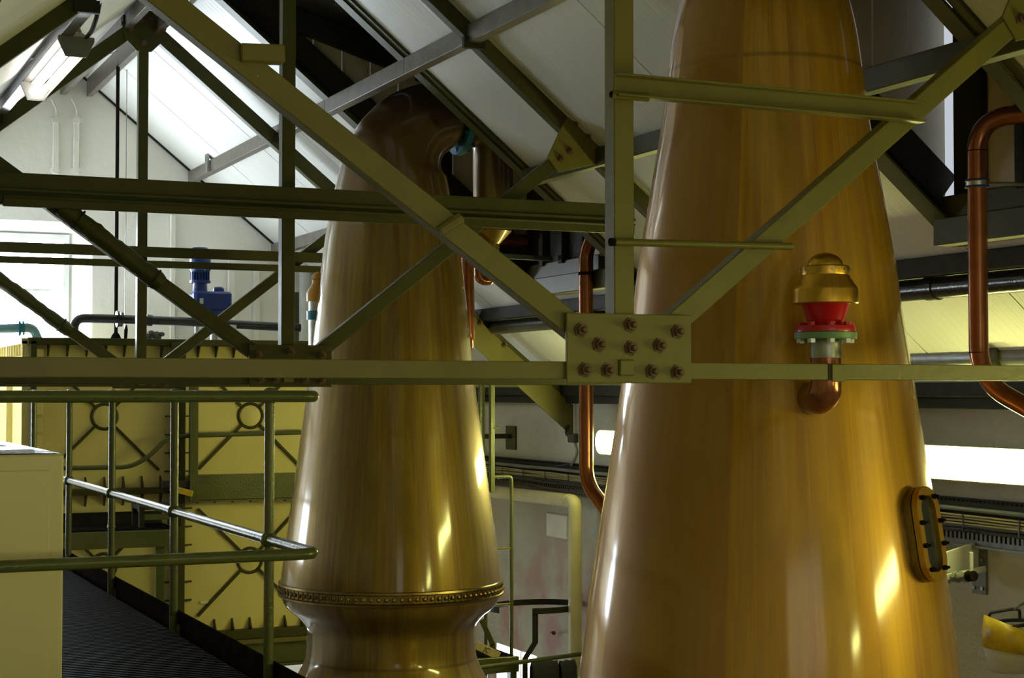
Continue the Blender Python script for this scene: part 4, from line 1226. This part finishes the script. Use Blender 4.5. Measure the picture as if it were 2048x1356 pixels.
names = ['topmost thick grey-green cable on the cable tray', 'second cable down on the cable tray, buff coloured', 'third cable down on the cable tray, buff coloured', 'fourth cable down on the cable tray, buff coloured', 'fifth cable down on the cable tray, buff coloured', 'black cable below the buff ones on the cable tray', 'lowest black cable on the cable tray']
for i, (z, r, mt, lab) in enumerate(zip((-.602, -.636, -.650, -.664, -.677, -.612 + -.08, -.612 - .10), (.013, .0058, .0058, .0058, .0058, .010, .012), ('cable_g', 'cable_y', 'cable_y', 'cable_y', 'cable_y', 'black', 'pipe_dk'), names)):
    pts = [V((XW - .06 - .01 * rnd.random(), 1.0 + .45 * k, z + (rnd.random() - .5) * .008)) for k in range(30)]
    o = MB().tube(pts, r, 8).build('cable', mt, None, org=pts[14]); tag(o, lab, 'cable', 'cables on the tray')
for y in [3.9 + .42 * k for k in range(23)]:
    MB().box(XW - .076, XW - .072, y - .004, y + .004, -.715, -.628).build('cable_tie', 'black', CT, smooth=False)
pts = [U(985, 926, X=XW - .05), U(1050, 937, X=XW - .05), U(1100, 934, X=XW - .05), U(1145, 927, X=XW - .05)]
cable_thing('blue_cable', 'thin blue cable sagging above the tray between the stills', pts, .005, 'cable_b')
pts = [U(985, 960, X=XW - .06), U(1060, 968, X=XW - .06), U(1110, 978, X=XW - .06), U(1230, 985, X=XW - .06)]
cable_thing('red_cable', 'thin red cable along the foot of the tray between the stills', pts, .006, 'cable_r')
# socket and cord at the rafter foot
p = U(1146, 880, X=XW - .12)
SK = thing('socket_connector', 'black plug and socket hanging with its grey cord under the yellow-green rafter foot', 'plug', p)
MB().box(p.x - .02, p.x + .02, p.y - .06, p.y + .06, p.z - .02, p.z + .05).build('housing', 'black', SK, bevel=.006)
MB().tube([U(1150, 884, X=XW - .12), U(1155, 905, X=XW - .12), U(1150, 918, X=XW - .1), U(1143, 930, X=XW - .06)], .011, 8, .05).build('cord', 'cable_g', SK)
MB().tube([U(1140, 876, X=XW - .12), U(1132, 868, X=XW - .1), U(1133, 858, X=XW - .08), U(1140, 852, X=XW - .05)], .010, 8, .04).build('cord', 'black', SK)
# dark bracket on the wall between the stills
p = U(1024, 872, X=XW)
BR = thing('wall_bracket', 'dark T-shaped steel bracket on the wall between the stills', 'bracket', p)
MB().box(XW - .015, XW, p.y - .10, p.y + .10, p.z - .115, p.z + .085).build('plate', 'green_dk_and_shade', BR, bevel=.003, smooth=False)
MB().box(XW - .35, XW - .015, p.y - .02, p.y + .02, p.z - .02, p.z + .02).build('arm', 'green_dk_and_shade', BR, bevel=.003, smooth=False)
# bracket right of the large still
p, q = U(1946, 1074, X=XW), U(1976, 1186, X=XW)
B2 = thing('wall_bracket', 'pale steel bracket with a tapered arm on the right wall below the cable tray', 'bracket', (XW, p.y, q.z))
zp1, zp0 = U(1960, 1074, X=XW).z, U(1960, 1187, X=XW).z
MB().box(XW - .012, XW, q.y, p.y, zp0, zp1).build('plate', 'tray', B2, bevel=.002, smooth=False)
for yy in (q.y + .025, p.y - .025):
    for z in (zp0 + .03, (zp0 + zp1) / 2 + .03, zp1 - .03):
        MB().cyl((XW - .022, yy, z), (XW - .012, yy, z), .010, 6).build('bolt', 'steel_dull', B2)
ya = p.y - .06
MB().prism([(XW - .012, ya, zp1 - .02), (XW - .012, ya, zp0 + .13), (XW - .62, ya, zp0 + .06), (XW - .62, ya, zp0 + .13)], (0, .012, 0)).build('arm', 'greywhite', B2, bevel=.002, smooth=False)
MB().bar((XW - .012, ya - .05, zp0 + .135), (XW - .50, ya - .05, zp0 + .07), .03, .012, (0, 1, 0)).build('brace', 'greywhite', B2, bevel=.002, smooth=False)
# short valve fitting under the arm
p, q = U(1884, 1156, X=XW - .22), U(1946, 1152, X=XW - .22)
VF = thing('pipe_valve', 'small steel pipe valve beneath the tapered bracket arm', 'valve', p)
MB().cyl(p, q, .022, 16).build('body', 'steel_dull', VF)
for k in (.15, .5, .8):
    c = p.lerp(q, k); d = (q - p).normalized()
    MB().cyl(c - d * .012, c + d * .012, .030, 8).build('nut', 'steel_dull', VF)
c = p.lerp(q, .95)
MB().cyl(c - d * .02, c + d * .02, .026, 16).build('cap', 'brown_dk', VF)
MB().bar(c, c + V((0, .0, .12)), .022, .008, (0, 1, 0)).build('lever', 'greywhite', VF, bevel=.002)
# face shield on a hook
p = U(2024, 1285, X=XW - .14)
FS = thing('face_shield', 'scuffed clear face shield with a yellow brow guard hung on the right wall', 'face shield', p)
R = .125
def arc(z, r, a0=-100, a1=100, n=20, tilt=0.0):
    # opens away from the viewer: the shield's front faces the room
    return [V((p.x - .02, p.y, z)) + (-RT * math.sin(math.radians(a0 + (a1 - a0) * i / n)) + -FW.cross(V((0, 0, 1))).cross(V((0, 0, 1))) * -math.cos(math.radians(a0 + (a1 - a0) * i / n)) * .9) * r for i in range(n + 1)]
def shell(levels, th=.003):
    mb = MB(); n = len(levels[0]); vs = [q for l in levels for q in l]; fs = []
    for i in range(len(levels) - 1):
        for k in range(n - 1):
            fs.append((i * n + k, i * n + k + 1, (i + 1) * n + k + 1, (i + 1) * n + k))
    return mb.add(vs, fs)
zt_ = p.z + .085
def tl(l, k): return [q + V((0, 0, k * ((q - p).dot(RT)))) for q in l]
o = shell([tl(arc(zt_, R * .93), -.38), tl(arc(zt_ - .065, R * 1.03), -.27), tl(arc(zt_ - .125, R * 1.02), -.15)]).build('brow_guard', 'yellow', FS)
o.modifiers.new('s', 'SOLIDIFY').thickness = .003
o = shell([tl(arc(zt_ - .123, R * 1.0), -.15), tl(arc(zt_ - .165, R * .93, -95, 95), -.08), tl(arc(zt_ - .21, R * .78, -88, 88), 0), tl(arc(zt_ - .225, R * .70, -80, 80), 0)]).build('visor', 'visor', FS)
o.modifiers.new('s', 'SOLIDIFY').thickness = .002
b1 = tl(arc(zt_ + .01, R * .86, -180, 180, 32), .1)
MB().tube(b1, .009, 8).build('head_band', 'black', FS)
MB().tube([b1[4], b1[4] + V((0, 0, .05)), b1[16] + V((0, 0, .085)), b1[28] + V((0, 0, .05)), b1[28]], .008, 8, .05).build('head_strap', 'black', FS)
for i in (8, 24):
    MB().ball(b1[i], .017, 10, 6).build('knob', 'red', FS)
MB().tube([b1[16] + V((0, 0, .085)), V((XW - .02, p.y, zt_ + .12)), V((XW, p.y, zt_ + .12))], .006, 8).build('hook', 'steel_dull', FS)
# ------------------------------------------------------------------ copper pipes
def yfix(px, py, X): return U(px, py, X=X)
# right: out of the dormer, down past the eave, then sloping away under the tie
Xc = 4.55
pts = [U(2120, 238, X=4.86), U(1960, 236, X=Xc)]
p1 = U(1953, 236, X=Xc); p2 = U(1966, 762, X=Xc)
pts = [V((4.86, p1.y - .42, p1.z)), V((Xc, p1.y, p1.z)), V((Xc, p1.y, p2.z)), V((Xc, p1.y, p2.z)) + V((.25, -.62, -.34))]
CP = thing('copper_pipe', 'copper pipe bending out of the right dormer and down the wall beside the large still', 'pipe', p1)
MB().tube(pts, .040, 20, .15, 10).build('tube', 'cu_pipe', CP)
for z in (U(1953, 302, X=Xc).z, U(1960, 705, X=Xc).z):
    MB().cyl((Xc, p1.y, z - .002), (Xc, p1.y, z + .002), .0415, 20).build('joint', 'brown_dk', CP)
zc_ = U(1952, 368, X=Xc).z
cl = MB().cyl((Xc, p1.y, zc_ - .014), (Xc, p1.y, zc_ + .014), .0465, 20).build('pipe_clamp', 'steel', CP)
for s in (1, -1):
    MB().torus((Xc, p1.y, zc_ + .013 * s), .046, .005, (0, 0, 1), 20, 6).build('blue_liner', 'blue', cl)
MB().cyl((Xc + .045, p1.y - .01, zc_), (Xc + .36, p1.y - .12, zc_), .010, 10).build('clamp_rod', 'steel', cl)
# middle: out of the far dormer, down between the stills, kicking behind the large one
Xm = 4.70
a = U(1172, 520, X=Xm)
zt1_, zb1_ = U(1172, 478, X=Xm).z, U(1184, 968, X=Xm).z
pts = [V((4.83, a.y - .42, zt1_ + .06)), V((Xm + .02, a.y - .08, zt1_ + .03)), V((Xm, a.y, zt1_ - .08)), V((Xm, a.y, zb1_)), V((Xm + .03, a.y - .34, zb1_ - .22))]
CM = thing('copper_pipe', 'copper pipe dropping straight down between the two stills with a kinked foot', 'pipe', a)
MB().tube(pts, .046, 20, .12, 8).build('tube', 'cu_pipe', CM)
for py_ in (547, 566):
    z = U(1172, py_, X=Xm).z
    MB().cyl((Xm, a.y, z - .010), (Xm, a.y, z + .010), .049, 20).build('joint', 'brown_dk' if py_ == 547 else 'cu_pipe', CM)
# U-bend under the dormer of the small still
Yu = YS2
a, b = U(984, 425, Y=Yu), U(984, 562, Y=Yu); a = V((XS + .68, Yu, .93)); b.x = a.x; c, d_ = U(958, 566, Y=Yu), U(958, 470, Y=Yu)
UB = thing('copper_pipe', 'copper U-bend pipe hanging right of the small still under its dormer', 'pipe', a)
MB().tube([a, V((a.x, Yu, b.z)), V((c.x, Yu, b.z)), V((c.x, Yu, d_.z))], .030, 16, .045, 8).build('tube', 'cu_pipe', UB)
MB().cyl((c.x, Yu, d_.z - .16), (c.x, Yu, d_.z - .15), .032, 16).build('joint', 'gold', UB)
MB().bar((a.x, Yu, a.z - .06), (a.x + .55, Yu + .3, a.z - .04), .03, .03).build('hanger', 'steel_dull', UB)
p, q = U(934, 470, Y=10.1), U(938, 690, Y=10.1)
o = MB().tube([V((4.72, 10.3, p.z)), p, q, q + V((.25, 1.2, -.2))], .042, 16, .08).build('copper_pipe', 'cu_pipe', None, org=q)
tag(o, 'reddish copper pipe just behind the right edge of the small still', 'pipe')

# ------------------------------------------------------------------ lower middle: lagged pipe, ladder, hoop
Xl = XW - .19
e = U(1150, 1003, X=Xl)
l = U(940, 978, X=Xl)
LG = thing('lagged_pipe', 'thick cream lagged pipe that turns down the wall between the stills', 'pipe', e)
zb_ = U(1150, 1318, X=Xl).z
MB().tube([V((Xl, l.y, l.z)), V((Xl, e.y, e.z)), V((Xl, e.y, zb_ - .9))], .051, 24, .055, 8).build('tube', 'pipe_cream', LG)
for z in (U(1150, 1028, X=Xl).z, U(1150, 1072, X=Xl).z, U(1150, 1209, X=Xl).z):
    MB().cyl((Xl, e.y, z - .002), (Xl, e.y, z + .002), .0535, 24).build('joint', 'pipe_cream', LG)
MB().cyl((Xl, e.y + .10, e.z), (Xl, e.y + .105, e.z), .0535, 24).build('joint', 'pipe_cream', LG)
bx = U(1114, 1050, X=XW)
o = MB().box(XW - .02, XW, bx.y - .22, bx.y + .16, bx.z - .10, bx.z + .09).build('wall_plate_cover', 'whitewash', None, org=bx, bevel=.008, smooth=False)
tag(o, 'pale flat cover on the wall behind the lagged pipe', 'cover')
# ladder beside the small still
Yd = 11.05
LA = thing('access_ladder', 'green steel access ladder behind the small still with thin bright rungs', 'ladder', U(1027, 1340, Y=Yd))
a0, a1 = U(1023, 953, Y=Yd), U(1029, 1340, Y=Yd); b0, b1 = U(984, 775, Y=Yd), U(984, 1340, Y=Yd)
MB().tube([V((b0.x, Yd, a0.z)), V((a0.x, Yd, a0.z)), V((a0.x, Yd, ZF))], .014, 12, .03).build('stile', 'rail', LA)
MB().box(b0.x - .018, b0.x + .016, Yd - .02, Yd + .02, U(984, 985, Y=Yd).z, b0.z + .1).build('stile', 'rail', LA, bevel=.003, smooth=False)
MB().box(b0.x - .075, b0.x - .035, Yd + .05, Yd + .08, U(984, 985, Y=Yd).z, b0.z + .1).build('stile', 'rail', LA, bevel=.003, smooth=False)
MB().cyl((b0.x - .05, Yd, ZF), (b0.x - .05, Yd, a0.z), .014, 12).build('stile', 'rail', LA)
for py_ in (1097, 1209):
    z = U(1010, py_, Y=Yd).z
    MB().cyl((b0.x - .05, Yd, z), (a0.x, Yd, z), .011, 10).build('rung', 'green', LA)
MB().cyl((b0.x, Yd - .01, U(984, 856, Y=Yd).z), (b0.x + .05, Yd - .01, U(984, 856, Y=Yd).z), .012, 10).build('rung_stub', 'rail', LA)
# safety hoop of dark flat bar
tip = U(1156, 1208, X=XW - .03)
hc = tip - V((.36, 0, 0))
HP = thing('ladder_hoop', 'dark flat steel safety hoop between the ladder and the lagged pipe', 'hoop', hc)
mb = MB(); n = 30; vs = []; fs = []
for i in range(n + 1):
    a = math.radians(-112 + 312 * i / n)
    c = hc + V((math.cos(a) * .36, math.sin(a) * .26, 0))
    for dr, dz in ((0, -.022), (0, .022), (.006, .022), (.006, -.022)):
        vs.append(c + V((math.cos(a) * dr, math.sin(a) * dr, dz)))
for i in range(n):
    for k in range(4):
        fs.append((i * 4 + k, i * 4 + (k + 1) % 4, i * 4 + 4 + (k + 1) % 4, i * 4 + 4 + k))
fs += [(0, 1, 2, 3), (n * 4, n * 4 + 3, n * 4 + 2, n * 4 + 1)]
mb.add(vs, fs).build('hoop_band', 'timber_dk', HP, smooth=False)
e0 = V(vs[0]) + V((0, 0, .022))
MB().bar(e0 + V((.02, 0, .022)), e0 + V((.02, 0, -.24)), .045, .008, (0, 1, 0)).build('strap', 'timber_dk', HP, smooth=False)
MB().bar(e0 + V((.02, 0, -.23)), e0 + V((-.07, -.02, -.34)), .04, .008, (0, 1, 0)).build('strap', 'timber_dk', HP, smooth=False)
MB().bar(e0 + V((-.07, -.02, -.33)), e0 + V((-.07, -.02, -.60)), .04, .008, (0, 1, 0)).build('strap', 'timber_dk', HP, smooth=False)
# second dark strap by the still
p = [U(963, 1240, Y=11.0), U(985, 1288, Y=11.0), U(987, 1312, Y=11.0)]
S2 = thing('flat_strap', 'dark bent flat bar standing right of the small still above its foot', 'strap', p[2])
for a, b in zip(p, p[1:]):
    MB().bar(a, b + (b - a).normalized() * .01, .038, .01, (0, 1, 0)).build('bar', 'green_dk_and_shade', S2, bevel=.002, smooth=False)
MB().cyl(p[2] + V((0, -.02, .03)), p[2] + V((0, -.005, .03)), .008, 8).build('bolt', 'steel', S2)
# lower landing with a rail, gloves and a plank
zl = U(1000, 1312, Y=10.95).z
LW = thing('lower_landing', 'green edged landing at the foot of the ladder beside the small still', 'landing', (3.6, 11.1, zl))
p, q = U(905, 1330, Y=10.9), U(1036, 1330, Y=10.9)
MB().box(p.x, q.x, 10.88, 10.92, zl - .11, zl).build('edge_beam', 'rail', LW, bevel=.003, smooth=False)
mb = MB(); y = 10.94
while y < 11.55:
    mb.box(p.x, q.x, y, y + .012, zl - .03, zl - .005); y += .035
stuff(mb.build('grating_bars', 'grate', LW, smooth=False))
MB().box(q.x - .06, q.x - .01, 10.90, 10.96, ZF, zl - .1).build('leg', 'rail', LW, smooth=False)
MB().box(p.x + .02, p.x + .07, 11.4, 11.46, ZF, zl - .03).build('leg', 'rail', LW, smooth=False)
a, b = U(972, 1338, Y=10.7), U(1175, 1322, Y=10.7)
HR = thing('low_rail', 'low green tube rail in front of the bright window at the wall foot', 'rail', a)
MB().tube([a - V((.3, 0, 0)), b + V((.1, .3, 0))], .016, 12).build('tube', 'rail', HR)
MB().cyl((b.x + .02, b.y + .1, ZF), (b.x + .02, b.y + .1, b.z), .016, 10).build('post', 'rail', HR)
MB().cyl((a.x - .1, a.y, ZF), (a.x - .1, a.y, a.z), .016, 10).build('post', 'rail', HR)
for i, (x0, x1, lab) in enumerate(((1062, 1115, 'black rubber glove draped over the low rail, left one of two'), (1119, 1150, 'black rubber glove draped over the low rail, right one of two'))):
    p0, p1 = U(x0, 1330, Y=10.69), U(x1, 1326, Y=10.69); ln = .34
    rnd = random.Random(i); n = 8
    vs, fs = [], []
    prof = [(.03, -ln), (.035, -ln * .5), (.024, -.02), (.0, .022), (-.024, -.02), (-.035, -ln * .5), (-.03, -ln)]
    for k in range(n + 1):
        c = p0.lerp(p1, k / n)
        for dy, dz in prof:
            sag = (rnd.random() - .5) * .012
            vs.append(c + V((0, dy + sag, dz + (rnd.random() - .5) * .01)))
    m_ = len(prof)
    for k in range(n):
        for j in range(m_ - 1):
            fs.append((k * m_ + j, k * m_ + j + 1, (k + 1) * m_ + j + 1, (k + 1) * m_ + j))
    o = MB().add(vs, fs).build('rubber_glove', 'cloth', None, org=p0)
    o.modifiers.new('s', 'SOLIDIFY').thickness = .006
    tag(o, lab, 'glove', 'gloves on the low rail')
p, q = U(952, 1290, Y=10.98), U(998, 1316, Y=10.98)
PLK = thing('wooden_board', 'short pale board leaning on the lower landing by the small still', 'board', q)
MB().bar(p, q + V((0, 0, .012)), .06, .02, (0, 1, 0)).build('board', 'plank', PLK, bevel=.003, smooth=False)
fc = bpy.data.curves.new('marking', 'FONT'); fc.body = 'JC'; fc.size = .05; fc.extrude = .0008
fc.materials.append(MT['black'])
fo = bpy.data.objects.new('marking_text', fc)
d = (q - p).normalized()
c = p.lerp(q, .28) + V((0, -.0115, -.012)) - root_loc(PLK)
mx = Matrix((d, V((0, -1, 0)).cross(d), V((0, -1, 0)))).transposed().to_4x4()
mo = bpy.data.objects.new('marking', bpy.data.meshes.new_from_object(fo)); COL.objects.link(mo); mo.parent = PLK
mo.matrix_local = Matrix.Translation(c) @ mx
bpy.data.objects.remove(fo)
p = U(1108, 1266, X=XW - .03)
o = MB().tube([p, p + V((-.05, -.06, .01)), p + V((-.06, -.12, .02))], .016, 10, .03).build('broken_pipe_end', 'rust', None, org=p)
tag(o, 'short rusty pipe end sticking out of the wall near the lagged pipe', 'pipe')
